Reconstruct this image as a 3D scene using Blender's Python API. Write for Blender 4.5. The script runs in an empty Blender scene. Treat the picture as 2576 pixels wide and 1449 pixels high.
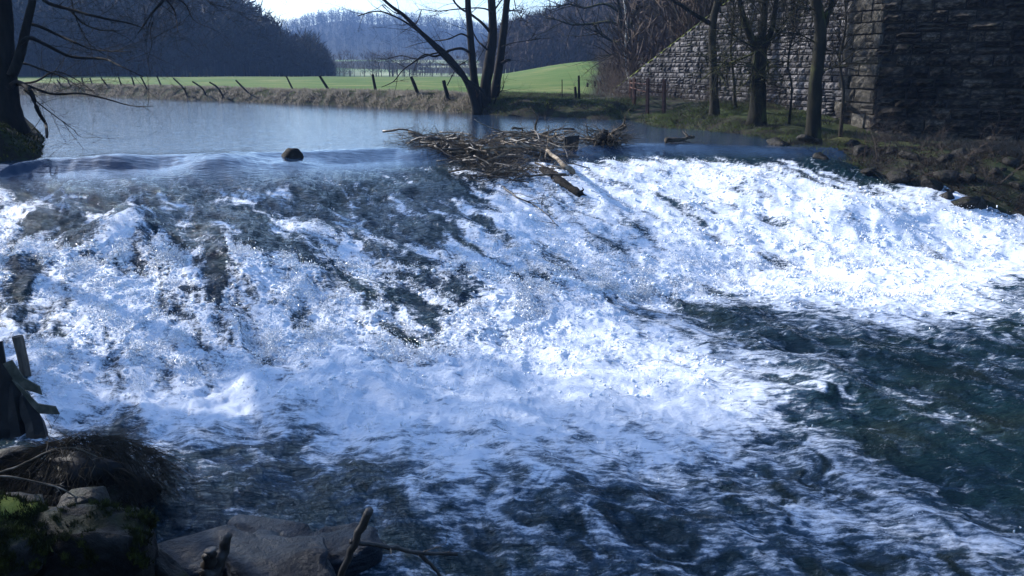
import bpy, math, random
import numpy as np
from mathutils import Vector, Matrix
random.seed(7); RNG = np.random.default_rng(11)
S = bpy.context.scene
COL = S.collection
PI = math.pi
# ------------------------------------------------------------------ camera
F = 2147.0; PITCH = math.radians(14.6); CZ = 2.7
cam_d = bpy.data.cameras.new('camera'); cam = bpy.data.objects.new('camera', cam_d); COL.objects.link(cam)
cam.location = (0, 0, CZ); cam.rotation_euler = (math.radians(90) - PITCH, 0, 0)
cam_d.sensor_width = 36; cam_d.lens = F / 2576 * 36; cam_d.clip_start = 0.1; cam_d.clip_end = 6000
S.camera = cam
# ------------------------------------------------------------------ light
SUN_AZ = math.radians(-56); SUN_EL = math.radians(29)
SDIR = Vector((math.sin(SUN_AZ) * math.cos(SUN_EL), math.cos(SUN_AZ) * math.cos(SUN_EL), math.sin(SUN_EL)))
w = bpy.data.worlds.new('World'); S.world = w; w.use_nodes = True
nt = w.node_tree; nt.nodes.clear()
sky = nt.nodes.new('ShaderNodeTexSky'); sky.sky_type = 'NISHITA'; sky.sun_disc = False
sky.sun_elevation = SUN_EL; sky.sun_rotation = SUN_AZ
sky.air_density = 1.0; sky.dust_density = 1.0; sky.ozone_density = 5.5
bg = nt.nodes.new('ShaderNodeBackground'); bg.inputs['Strength'].default_value = 0.15
wo = nt.nodes.new('ShaderNodeOutputWorld')
nt.links.new(sky.outputs[0], bg.inputs[0]); nt.links.new(bg.outputs[0], wo.inputs[0])
sd = bpy.data.lights.new('sun', 'SUN'); sd.energy = 4.4; sd.angle = math.radians(0.5); sd.color = (1, 0.955, 0.91)
sun = bpy.data.objects.new('sun', sd); COL.objects.link(sun); sun.rotation_euler = SDIR.to_track_quat('Z', 'Y').to_euler()
sun.location = SDIR * 60
S.view_settings.view_transform = 'Standard'; S.view_settings.look = 'None'
S.view_settings.exposure = 1.0; S.view_settings.gamma = 1.0; S.view_settings.use_curve_mapping = False
S.render.engine = 'CYCLES'
S.cycles.max_bounces = 6; S.cycles.diffuse_bounces = 2; S.cycles.glossy_bounces = 3
S.cycles.volume_bounces = 0; S.cycles.sample_clamp_indirect = 4

# ------------------------------------------------------------------ projection helpers (photo at 2576 x 1449)
CP, SP = math.cos(PITCH), math.sin(PITCH)
def ray(u, v):
    a, b = u - 1288, -(v - 724.5)
    return Vector((a, F * CP + b * SP, -F * SP + b * CP))
def at_z(u, v, z):                       # point of the level surface z seen there
    r = ray(u, v); t = (z - CZ) / r.z
    return Vector((r.x * t, r.y * t, z))
def at_y(u, v, y):                       # point at ground distance y
    r = ray(u, v); t = y / r.y
    return Vector((r.x * t, y, CZ + r.z * t))
def proj(x, y, z):
    zz = z - CZ
    d = y * CP - zz * SP
    up = y * SP + zz * CP
    return 1288 + F * x / d, 724.5 - F * up / d

# ------------------------------------------------------------------ noise
def _h(ix, iy, seed):
    n = (ix.astype(np.int64) * 374761393 + iy.astype(np.int64) * 668265263 + seed * 974634777) & 0xffffffff
    n = ((n ^ (n >> 13)) * 1274126177) & 0xffffffff
    return (n ^ (n >> 16)) & 0xffff
def perlin(x, y, seed=0):
    x = np.asarray(x, float); y = np.asarray(y, float)
    ix = np.floor(x); iy = np.floor(y); fx = x - ix; fy = y - iy
    u = fx * fx * fx * (fx * (fx * 6 - 15) + 10); v = fy * fy * fy * (fy * (fy * 6 - 15) + 10)
    def g(a, b):
        t = _h(ix + a, iy + b, seed) * (2 * PI / 65536)
        return np.cos(t) * (fx - a) + np.sin(t) * (fy - b)
    n0 = g(0, 0) * (1 - u) + g(1, 0) * u; n1 = g(0, 1) * (1 - u) + g(1, 1) * u
    return (n0 * (1 - v) + n1 * v) * 1.5
def fbm(x, y, o=4, seed=0, gain=.5):
    s = 0; a = 1; t = 0
    for i in range(o):
        s = s + a * perlin(x * 2 ** i + i * 17.3, y * 2 ** i - i * 9.1, seed + i); t += a; a *= gain
    return s / t
def sm(t): t = np.clip(t, 0, 1); return t * t * (3 - 2 * t)

# ------------------------------------------------------------------ object helpers
def tag(o, label=None, cat=None, group=None, kind=None):
    if label: o['label'] = label
    if cat: o['category'] = cat
    if group: o['group'] = group
    if kind: o['kind'] = kind
    return o
def mesh_np(name, V, Fq, smooth=True):
    """V (n,3) ; Fq (m,k) index array with constant k"""
    me = bpy.data.meshes.new(name)
    V = np.asarray(V, np.float32); Fq = np.asarray(Fq, np.int32); k = Fq.shape[1]
    me.vertices.add(len(V)); me.vertices.foreach_set('co', V.ravel())
    me.loops.add(Fq.size); me.loops.foreach_set('vertex_index', Fq.ravel())
    me.polygons.add(len(Fq)); me.polygons.foreach_set('loop_start', np.arange(0, Fq.size, k, dtype=np.int32))
    me.polygons.foreach_set('use_smooth', np.full(len(Fq), smooth))
    me.update(calc_edges=True); me.validate()
    return me
def link(name, me, mat, parent=None):
    o = bpy.data.objects.new(name, me); COL.objects.link(o)
    if mat and not me.materials: me.materials.append(mat)
    if parent: o.parent = parent
    return o
def empty(name, loc, rz=0):
    o = bpy.data.objects.new(name, None); COL.objects.link(o); o.location = loc; o.rotation_euler = (0, 0, rz)
    o.empty_display_size = .2
    return o
class TB:
    """collects tubes (and loose triangles) into one mesh"""
    def __init__(s): s.v = []; s.f = []; s.n = 0
    def tube(s, pts, rad, n=6, cap=True, rough=0):
        P = np.array([tuple(p) for p in pts], float); m = len(P)
        if m < 2: return
        R = np.array(rad if hasattr(rad, '__len__') else [rad] * m, float)
        T = np.gradient(P, axis=0); T /= (np.linalg.norm(T, axis=1)[:, None] + 1e-9)
        ref = np.array([0, 0, 1.]) if abs(T[0][2]) < .8 else np.array([0, 1., 0])
        A = np.cross(T, ref); A /= (np.linalg.norm(A, axis=1)[:, None] + 1e-9); B = np.cross(T, A)
        ang = np.arange(n) * 2 * PI / n
        rr = R[:, None] * (1 + (RNG.uniform(-rough, rough, (m, n)) if rough else 0))
        V = P[:, None, :] + rr[:, :, None] * (np.cos(ang)[None, :, None] * A[:, None, :] + np.sin(ang)[None, :, None] * B[:, None, :])
        s.v.append(V.reshape(-1, 3)); o = s.n
        i, j = np.meshgrid(np.arange(m - 1), np.arange(n), indexing='ij'); j2 = (j + 1) % n
        q = np.stack([o + i * n + j, o + i * n + j2, o + (i + 1) * n + j2, o + (i + 1) * n + j], -1).reshape(-1, 4)
        s.f.append(q); s.n += m * n
        if cap and n > 3:
            c = np.array([P[0], P[-1]]); s.v.append(c); k = s.n; s.n += 2
            jj = np.arange(n)
            s.f.append(np.stack([o + (jj + 1) % n, o + jj, np.full(n, k), np.full(n, k)], -1))
            e = o + (m - 1) * n
            s.f.append(np.stack([e + jj, e + (jj + 1) % n, np.full(n, k + 1), np.full(n, k + 1)], -1))
    def mesh(s, name, smooth=True):
        V = np.concatenate(s.v); Q = np.concatenate(s.f)
        me = bpy.data.meshes.new(name)
        deg = Q[:, 2] == Q[:, 3]
        a, b = Q[~deg], Q[deg][:, :3]
        loops = np.concatenate([a.ravel(), b.ravel()]).astype(np.int32)
        st = np.concatenate([np.arange(len(a)) * 4, len(a) * 4 + np.arange(len(b)) * 3]).astype(np.int32)
        me.vertices.add(len(V)); me.vertices.foreach_set('co', V.astype(np.float32).ravel())
        me.loops.add(len(loops)); me.loops.foreach_set('vertex_index', loops)
        me.polygons.add(len(st)); me.polygons.foreach_set('loop_start', st)
        me.polygons.foreach_set('use_smooth', np.full(len(st), smooth))
        me.update(calc_edges=True)
        return me
def tris_mesh(name, A, B, C, smooth=False):
    V = np.stack([A, B, C], 1).reshape(-1, 3); return mesh_np(name, V, np.arange(len(V)).reshape(-1, 3), smooth)

# ------------------------------------------------------------------ materials
def NM(name):
    m = bpy.data.materials.new(name); m.use_nodes = True; t = m.node_tree; t.nodes.clear()
    o = t.nodes.new('ShaderNodeOutputMaterial'); b = t.nodes.new('ShaderNodeBsdfPrincipled')
    t.links.new(b.outputs[0], o.inputs[0]); return m, t, b, o
def N(t, typ, **k):
    n = t.nodes.new(typ)
    for a, v in k.items():
        if a.startswith('i_'): n.inputs[a[2:].replace('_', ' ')].default_value = v
        else: setattr(n, a, v)
    return n
def ramp(t, src, stops):
    r = t.nodes.new('ShaderNodeValToRGB'); e = r.color_ramp.elements
    while len(e) < len(stops): e.new(.5)
    for q, (p, c) in zip(e, stops): q.position = p; q.color = (*c, 1) if len(c) == 3 else c
    t.links.new(src, r.inputs[0]); return r.outputs[0]
def rough_mat(name, cols, scale=3, detail=6, rough=.9, bump=.6, bdist=.02, bscale=None, stretch=(1, 1, 1), rnd=0, spec=.15, moss=None, coord='Object', stain=None):
    """noise coloured matt material; moss=(colour, threshold) grows on upward faces and in noise patches"""
    m, t, b, o = NM(name)
    tc = N(t, 'ShaderNodeTexCoord'); mp = N(t, 'ShaderNodeMapping'); mp.inputs['Scale'].default_value = stretch
    t.links.new(tc.outputs[coord], mp.inputs[0])
    vec = mp.outputs[0]
    if rnd:
        oi = N(t, 'ShaderNodeObjectInfo'); va = N(t, 'ShaderNodeVectorMath', operation='ADD'); sc = N(t, 'ShaderNodeMath', operation='MULTIPLY')
        sc.inputs[1].default_value = 37; t.links.new(oi.outputs['Random'], sc.inputs[0]); t.links.new(sc.outputs[0], va.inputs[1]); t.links.new(vec, va.inputs[0]); vec = va.outputs[0]
    n = N(t, 'ShaderNodeTexNoise'); n.inputs['Scale'].default_value = scale; n.inputs['Detail'].default_value = detail; n.inputs['Roughness'].default_value = .62
    t.links.new(vec, n.inputs[0])
    k = len(cols); c = ramp(t, n.outputs[0], [(.3 + .4 * i / (k - 1), cols[i]) for i in range(k)])
    if rnd:
        h = N(t, 'ShaderNodeHueSaturation'); mr = N(t, 'ShaderNodeMapRange'); mr.inputs[3].default_value = 1 - rnd; mr.inputs[4].default_value = 1 + rnd
        t.links.new(oi.outputs['Random'], mr.inputs[0]); t.links.new(mr.outputs[0], h.inputs['Value']); t.links.new(c, h.inputs['Color']); c = h.outputs[0]
    if stain:
        gg = N(t, 'ShaderNodeNewGeometry'); ms_ = N(t, 'ShaderNodeMapping'); ms_.inputs['Scale'].default_value = (1, 1, .45); t.links.new(gg.outputs['Position'], ms_.inputs[0])
        ns = N(t, 'ShaderNodeTexNoise'); ns.inputs['Scale'].default_value = stain; ns.inputs['Detail'].default_value = 6; ns.inputs['Roughness'].default_value = .65; t.links.new(ms_.outputs[0], ns.inputs[0])
        rs = ramp(t, ns.outputs[0], [(.36, (.28, .28, .26)), (.5, (.85, .85, .85)), (.62, (1.25, 1.22, 1.15))]); mm = N(t, 'ShaderNodeMix', data_type='RGBA', blend_type='MULTIPLY'); mm.inputs[0].default_value = 1
        t.links.new(c, mm.inputs[6]); t.links.new(rs, mm.inputs[7]); c = mm.outputs[2]
    if moss:
        g = N(t, 'ShaderNodeNewGeometry'); sx = N(t, 'ShaderNodeSeparateXYZ'); t.links.new(g.outputs['Normal'], sx.inputs[0])
        n3 = N(t, 'ShaderNodeTexNoise'); n3.inputs['Scale'].default_value = moss[2] if len(moss) > 2 else 2.5; n3.inputs['Detail'].default_value = 5
        t.links.new(vec, n3.inputs[0])
        ad = N(t, 'ShaderNodeMath', operation='MULTIPLY_ADD'); ad.inputs[1].default_value = .35
        t.links.new(sx.outputs[2], ad.inputs[0]); t.links.new(n3.outputs[0], ad.inputs[2])
        mk = N(t, 'ShaderNodeMapRange'); mk.inputs[1].default_value = moss[1]; mk.inputs[2].default_value = moss[1] + .1; t.links.new(ad.outputs[0], mk.inputs[0])
        mx = N(t, 'ShaderNodeMix', data_type='RGBA'); t.links.new(mk.outputs[0], mx.inputs[0]); t.links.new(c, mx.inputs[6]); mx.inputs[7].default_value = (*moss[0], 1); c = mx.outputs[2]
    t.links.new(c, b.inputs['Base Color']); b.inputs['Roughness'].default_value = rough; b.inputs['Specular IOR Level'].default_value = spec
    n2 = N(t, 'ShaderNodeTexNoise'); n2.inputs['Scale'].default_value = bscale or scale * 4; n2.inputs['Detail'].default_value = 8; n2.inputs['Roughness'].default_value = .65
    t.links.new(vec, n2.inputs[0])
    bp = N(t, 'ShaderNodeBump'); bp.inputs['Strength'].default_value = bump; bp.inputs['Distance'].default_value = bdist
    t.links.new(n2.outputs[0], bp.inputs['Height']); t.links.new(bp.outputs[0], b.inputs['Normal'])
    return m
M = {}
M['bark'] = rough_mat('bark', [(.008, .007, .006), (.02, .018, .013), (.04, .036, .027)], 5, stretch=(1, 1, .25), bdist=.03, moss=((.03, .036, .012), .75))
M['bark_dark'] = rough_mat('bark_dark', [(.006, .006, .005), (.018, .016, .013)], 5, stretch=(1, 1, .25), bdist=.03)
M['bark_mossy'] = rough_mat('bark_mossy', [(.004, .004, .003), (.011, .011, .007), (.028, .026, .016)], 4, stretch=(1, 1, .3), bdist=.04, moss=((.045, .05, .015), .6))
M['birch'] = rough_mat('birch', [(.1, .09, .08), (.4, .39, .36), (.5, .48, .45)], 6, stretch=(1, 1, 2))
M['twig'] = rough_mat('twig', [(.02, .017, .013), (.05, .04, .03)], 3, bump=.1)
M['twig_warm'] = rough_mat('twig_warm', [(.045, .033, .026), (.10, .076, .06)], 3, bump=.1)
M['wood_grey'] = rough_mat('wood_grey', [(.05, .042, .035), (.13, .11, .09), (.24, .21, .17)], 7, stretch=(1, 1, .2), bdist=.015, rnd=.35)
M['drift'] = rough_mat('drift', [(.03, .024, .018), (.11, .09, .066), (.3, .255, .2)], 4, bdist=.01, rnd=.5)
M['drift_dark'] = rough_mat('drift_dark', [(.015, .012, .01), (.05, .04, .03)], 5, bdist=.03, rough=.5, spec=.5)
M['rusty'] = rough_mat('rusty', [(.05, .03, .025), (.13, .065, .045)], 6, bdist=.01)
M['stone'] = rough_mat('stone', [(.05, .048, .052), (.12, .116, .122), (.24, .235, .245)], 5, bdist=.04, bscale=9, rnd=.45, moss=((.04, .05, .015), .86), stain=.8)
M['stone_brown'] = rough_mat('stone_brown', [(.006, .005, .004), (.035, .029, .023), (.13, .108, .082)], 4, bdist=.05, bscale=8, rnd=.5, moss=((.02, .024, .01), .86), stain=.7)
M['stone_quoin'] = rough_mat('stone_quoin', [(.035, .033, .028), (.07, .065, .055), (.14, .128, .11)], 5, bdist=.04, bscale=9, rnd=.35, stain=.9)
M['stone_moss'] = rough_mat('stone_moss', [(.03, .028, .022), (.07, .065, .05)], 4, bdist=.05, rnd=.25, moss=((.10, .125, .02), .5))
M['mortar'] = rough_mat('mortar', [(.02, .019, .018), (.05, .045, .04)], 6)
M['rock'] = rough_mat('rock', [(.003, .006, .01), (.008, .014, .022), (.026, .037, .05)], 4, bdist=.08, bscale=9, bump=.9, rough=.42, spec=.3, rnd=.2, stretch=(1, 1, 2.5), coord='Object')
M['rock_moss'] = rough_mat('rock_moss', [(.006, .006, .005), (.015, .014, .012), (.04, .037, .032)], 5, bdist=.08, bscale=10, bump=.9, rough=.5, rnd=.35, moss=((.016, .02, .006), .82, 4))
M['moss'] = rough_mat('moss', [(.008, .01, .004), (.03, .034, .009), (.10, .11, .024)], 9, bdist=.03, bscale=40)
M['dead'] = rough_mat('dead_grass', [(.09, .08, .06), (.2, .18, .145), (.36, .33, .28)], 2.5, bump=.1, coord='Object')
M['green_blade'] = rough_mat('green_blade', [(.03, .045, .016), (.06, .085, .03), (.14, .15, .08)], 1.5, bump=.1)
def translucent(m, amt=.5):
    t = m.node_tree; b = [n for n in t.nodes if n.type == 'BSDF_PRINCIPLED'][0]; o = [n for n in t.nodes if n.type == 'OUTPUT_MATERIAL'][0]
    src = b.inputs['Base Color'].links[0].from_socket; tr = t.nodes.new('ShaderNodeBsdfTranslucent'); t.links.new(src, tr.inputs[0])
    x = t.nodes.new('ShaderNodeMixShader'); x.inputs[0].default_value = amt; t.links.new(b.outputs[0], x.inputs[1]); t.links.new(tr.outputs[0], x.inputs[2]); t.links.new(x.outputs[0], o.inputs[0])
for k_ in ('dead', 'green_blade'): translucent(M[k_])
M['dead_dark'] = rough_mat('dead_stalks', [(.03, .025, .019), (.07, .058, .044), (.16, .14, .11)], 2.5, bump=.1)  # darker copy of the dead grass: right bank's shade put into the colour
M['leaf'] = rough_mat('leaf_litter', [(.025, .018, .012), (.07, .048, .03), (.14, .095, .06)], 9, bump=.1)
M['forest'] = rough_mat('forest', [(.006, .012, .014), (.014, .018, .018), (.035, .03, .026)], .035, bump=.05)
M['forest_brown'] = rough_mat('forest_brown', [(.03, .022, .018), (.065, .048, .04), (.11, .085, .065)], .15, bump=.05)
M['forest_conifer'] = rough_mat('forest_conifer', [(.008, .02, .012), (.02, .04, .025)], .05, bump=.05)
M['metal'] = rough_mat('metal', [(.03, .033, .027), (.085, .085, .065), (.17, .16, .125)], 5, bdist=.005, rough=.6)
M['wet_black'] = rough_mat('wet_black', [(.005, .005, .004), (.015, .013, .011), (.03, .027, .022)], 5, bdist=.06, rough=.7, spec=.12)
M['board'] = rough_mat('board', [(.006, .006, .006), (.016, .015, .014)], 5, bdist=.01, rough=.55)

# ------------------------------------------------------------------ the river's outline, in metres
zU, zL = 0.0, -2.0
def xy(p): return (p.x, p.y)
far_bank = [(-130, 118), (-75, 98)] + [xy(at_z(u, v, zU)) for u, v in ((60, 238), (250, 243), (420, 250), (600, 256), (780, 263), (940, 270), (1080, 279), (1190, 287),
            (1300, 293), (1420, 296), (1500, 301), (1570, 303), (1640, 322), (1760, 330), (1850, 342), (1950, 366))]
near_bank = [(60, 8), (30, 6), (12, 4.6), (4, 4.8)] + [xy(at_z(u, v, zL)) for u, v in ((1250, 1560), (960, 1440), (700, 1375), (400, 1345), (300, 1240), (110, 1120), (85, 1000), (62, 900), (25, 830))]
left_bank = [(-10.5, 15.6), (-14.5, 18), (-16.5, 22), (-15.0, 24.6), xy(at_z(118, 396, .02)), xy(at_z(122, 350, 0)), xy(at_z(100, 322, 0)), (-26, 36), (-60, 55), (-130, 85)]
def river_sd(x, y):
    """signed distance: negative in the river"""
    P = POLY; Q = np.roll(P, -1, 0)
    d = np.full(x.shape, 1e9); ins = np.zeros(x.shape, bool)
    for (ax, ay), (bx, by) in zip(P, Q):
        ex, ey = bx - ax, by - ay; wx, wy = x - ax, y - ay
        t = np.clip((wx * ex + wy * ey) / (ex * ex + ey * ey), 0, 1)
        d = np.minimum(d, np.hypot(wx - t * ex, wy - t * ey))
        c = ((ay > y) != (by > y)); xx = ax + (y - ay) * ex / (ey if abs(ey) > 1e-9 else 1e-9)
        ins ^= c & (x < xx)
    return np.where(ins, -d, d)
# weir crest and toe
lipP = [xy(at_z(u, v, 0)) for u, v in ((30, 412), (118, 400), (400, 392), (700, 384), (1000, 372), (1180, 380), (1400, 375), (1560, 362), (1700, 362), (1850, 366), (1960, 372))]
toeP = [xy(at_z(u, v, zL)) for u, v in ((-100, 960), (100, 945), (500, 925), (900, 890), (1300, 830), (1600, 735), (1900, 690), (2250, 660), (2700, 640))]
lx, ly = np.array(lipP).T; tx, ty = np.array(toeP).T
def lip_y(x): return np.interp(x, lx, ly) + np.clip(-14.5 - x, 0, 30) * -.1
def toe_y(x): return np.interp(x, tx, ty) + .35 * np.sin(x * 1.3) 
def ramp_t(x, y): L = lip_y(x); return (L - y) / (L - toe_y(x))
def water_base(x, y):
    t = ramp_t(x, y)
    z = np.interp(t, [-.35, -.03, 0, .04, .09, .13, .19, .3, .55, .8, .94, 1.02, 1.12, 1.3], [0, 0, -.02, -.16, -.31, -.33, -.35, -.55, -1.08, -1.62, -1.93, -2.05, -2.02, -2.0])
    return z

def hit(u, v, _w=water_base):
    yy = np.arange(6, 60, .05); r = ray(u, v); X = r.x / r.y * yy; Z = CZ + r.z / r.y * yy; k = np.argmax(Z < _w(X, yy) + .02)
    return (float(X[k]), float(yy[k]))
right_bank = [hit(2070, 396), hit(2150, 424), hit(2230, 462), hit(2330, 496), hit(2450, 528), hit(2576, 562), hit(2700, 592), (26, 22.5), (60, 24)]
POLY = np.array(far_bank + right_bank + near_bank + left_bank)

# foam coverage over the water (rows from the crest down to the near water)
FX = np.arange(15) * 184.0
FY = [340, 385, 410, 440, 475, 510, 580, 650, 720, 790, 860, 930, 1000, 1070, 1140, 1210, 1280, 1350, 1430, 1600]
FG = np.array([
 [0,0,0,0,0,0,0,0,0,0,0,0,0,0,0],
 [0,0,0,0,0,0,.05,.1,.1,.1,.4,.1,.2,.2,.2],
 [.3,0,0,0,.05,0,.15,.7,.6,.9,.7,.3,.3,.3,.3],
 [.75,.1,.05,0,.35,.1,.3,.6,.8,.9,.85,.55,.5,.5,.5],
 [.8,.25,.1,.05,.4,.25,.2,.7,.85,.9,.85,.8,.7,.7,.7],
 [.75,.3,.15,.1,.35,.3,.3,.75,.8,.85,.9,.9,.9,.9,.9],
 [.8,.5,.6,.15,.35,.5,.35,.8,.9,.75,.95,.97,.97,.97,.97],
 [.75,.6,.75,.4,.2,.5,.45,.8,.85,.85,.9,1,1,1,.9],
 [.6,.65,.8,.65,.65,.5,.6,.8,.87,.9,1,1,1,.85,.35],
 [.6,.75,.8,.6,.8,.75,.6,.85,.9,.6,.15,.35,.7,.55,.4],
 [.65,.82,.85,.8,.85,.78,.75,.87,.9,.8,.25,.12,.12,.2,.2],
 [.55,.88,.9,.9,.9,.87,.87,.9,.92,.88,.65,.35,.1,.08,.1],
 [.3,.9,.9,.9,.9,.9,.9,.9,.88,.85,.72,.5,.12,.08,.08],
 [.1,.68,.62,.6,.65,.8,.85,.84,.78,.72,.55,.3,.15,.1,.08],
 [.1,.2,.28,.28,.35,.55,.75,.74,.68,.62,.55,.35,.2,.12,.1],
 [.1,.12,.18,.18,.2,.3,.62,.55,.6,.52,.5,.48,.36,.15,.1],
 [.1,.1,.12,.14,.15,.2,.35,.45,.42,.4,.42,.42,.48,.32,.2],
 [.1,.1,.1,.1,.12,.15,.22,.25,.26,.36,.34,.38,.42,.46,.42],
 [.1,.1,.1,.1,.12,.15,.18,.2,.22,.26,.28,.3,.34,.42,.4],
 [.1,.1,.1,.1,.12,.15,.18,.2,.22,.22,.25,.28,.3,.35,.35]])
def foam_density(x, y, z):
    u, v = proj(x, y, z)
    u = np.clip(u, 0, 2575.9); v = np.clip(v, FY[0], FY[-1] - .1)
    iu = (u / 184).astype(int); fu = sm(u / 184 - iu)
    iv = np.clip(np.searchsorted(FY, v, side='right') - 1, 0, len(FY) - 2); FYa = np.array(FY, float)
    fv = (v - FYa[iv]) / (FYa[iv + 1] - FYa[iv])
    iu = np.clip(iu, 0, 13)
    a = FG[iv, iu] * (1 - fu) + FG[iv, iu + 1] * fu; b = FG[iv + 1, iu] * (1 - fu) + FG[iv + 1, iu + 1] * fu
    return a * (1 - fv) + b * fv

def build_water():
    # rays fan out from the near bank; rows close up where the water is near
    na, nr = 880, 760
    az = np.tan(np.radians(np.linspace(-37, 37, na)))
    dep = np.concatenate([np.linspace(42, 20, 250), np.linspace(19.95, 5.2, 420), np.linspace(5.15, 1.45, 90)])
    hh = 4.7 - 2.0 * sm((17 - dep) / 10)
    r = hh / np.tan(np.radians(dep))
    r = np.maximum.accumulate(r)
    X = az[None, :] * r[:, None]; Y = np.repeat(r[:, None], na, 1)
    sd = river_sd(X, Y)
    B = water_base(X, Y); T = ramp_t(X, Y)
    # flow-aligned coordinates: downstream is +x, -y
    ca, sa = math.cos(math.radians(-62)), math.sin(math.radians(-62))
    A = X * ca + Y * sa; C = -X * sa + Y * ca
    D = foam_density(X, Y, B)
    glass = sm((-1.5 - X) / 3)
    ur = sm((T - .03 - .07 * glass) / (.12 + .12 * glass))                       # in the rapids or below
    low = sm((T - 1.0) / .25)
    D = D * (1 - .22 * sm((11.5 - Y) / 3))
    # foam structure
    wx = fbm(X * .9, Y * .9, 3, 31); wy = fbm(X * .9 + 9, Y * .9, 3, 32)
    fr_up = 1.5 * fbm(A * .5 + wx * .5, C * 1.7 + wy * .5, 7, 40, .7) + .5 * fbm(A * .25, C * .7, 2, 45)
    lac = 1 - np.abs(fbm(X * .75 + wx * 1.3, Y * 1.1 + wy * 1.3, 5, 50, .6)) * 3.4        # lacy strings below the toe
    fr = fr_up * (1 - .75 * low) + low * .26 * lac
    Fm = np.clip(.5 + (D - .5) * 1.25 + fr * 1.25 * (1.12 - .42 * D), 0, 1)
    Fm = np.where(D < .04, 0, Fm) * ur
    # heights
    amp = (.3 + .7 * D) * ur * (1 - .45 * low)
    z = B + ur * (.22 * fbm(A * .35, C * .8, 3, 60) * (1 - .35 * low) + .07 * fbm(A * .9, C * 1.9, 3, 61))
    z += .035 * np.exp(-((T - .12) / .1) ** 2) * fbm(A * .5, C * 3.2, 3, 62)
    # standing humps where the sheet strikes boulders
    for (u, v, hgt, rad) in ((560, 452, .38, 1.2), (330, 545, .3, .9), (290, 420, .16, .9), (740, 395, .18, .8), (640, 640, .3, 1.3), (1060, 404, .16, .7), (300, 660, .3, 1.1), (700, 760, .35, 1.3), (1350, 780, .3, 1.4), (1900, 560, .3, 1.2), (2150, 600, .3, 1.4), (1330, 1200, .16, .9), (900, 960, .18, 1), (2060, 960, .16, .8)):
        q = at_z(u, v, float(water_base(*[np.array(c) for c in xy(at_z(u, v, -1 if v > 500 else -.2))])))
        z = z + hgt * np.exp(-((X - q.x) ** 2 + (Y - q.y) ** 2) / rad ** 2)
    bil = lambda f, s, st=1.: (np.abs(perlin(A * f * st + wx * f * .3, C * f + wy * f * .3, s)))
    fo = sm((Fm - .35) / .4)
    dr = np.gradient(r)[:, None] + 0 * X
    bil0 = bil
    bil = lambda f, s, st=1.: .5 + (bil0(f, s, st) - .5) * np.clip(1.5 - f * dr * 1.6, 0, 1)
    fa = 1 - .35 * sm((Y - 15) / 12)
    z += amp * fa * (.13 * (.5 - bil(1.3, 70)) + .07 * (.5 - bil(2.9, 71, .7)) + fo * (.05 * (.5 - bil(6.3, 72, .8)) + .032 * (.5 - bil(13, 73)) + .02 * (.5 - bil(26, 74))))
    z += ur * (1 - fo) * (.05 * fbm(A * 2.2, C * 5.2, 5, 80, .65))
    z += low * .05 * fbm(X * .8, Y * 1.6, 3, 81)
    # glassy tongue ripple lines at the crest, and pond wavelets
    nearlip = np.exp(-((T - .05) / .09) ** 2)
    z += nearlip * .02 * perlin(X * 3.5 + Y, Y * .8, 90)
    z += (1 - ur) * (.012 * fbm(X * 1.1, Y * 2.6, 4, 91, .6))
    # water keeps to its banks
    V = np.stack([X, Y, z], -1).reshape(-1, 3)
    i, j = np.meshgrid(np.arange(nr - 1), np.arange(na - 1), indexing='ij')
    idx = i * na + j
    Q = np.stack([idx, idx + 1, idx + na + 1, idx + na], -1).reshape(-1, 4)
    keep = (sd < .8).reshape(-1)[idx.ravel()]
    Q = Q[keep]
    used = np.unique(Q); remap = np.full(len(V), -1); remap[used] = np.arange(len(used))
    me = mesh_np('river_water', V[used], remap[Q])
    a = me.attributes.new('foam', 'FLOAT', 'POINT'); a.data.foreach_set('value', Fm.ravel()[used].astype(np.float32))
    a = me.attributes.new('rapid', 'FLOAT', 'POINT'); a.data.foreach_set('value', ur.ravel()[used].astype(np.float32))
    a = me.attributes.new('low', 'FLOAT', 'POINT'); a.data.foreach_set('value', low.ravel()[used].astype(np.float32))
    return me, (X, Y, z, Fm, D, sd, T)

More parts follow.
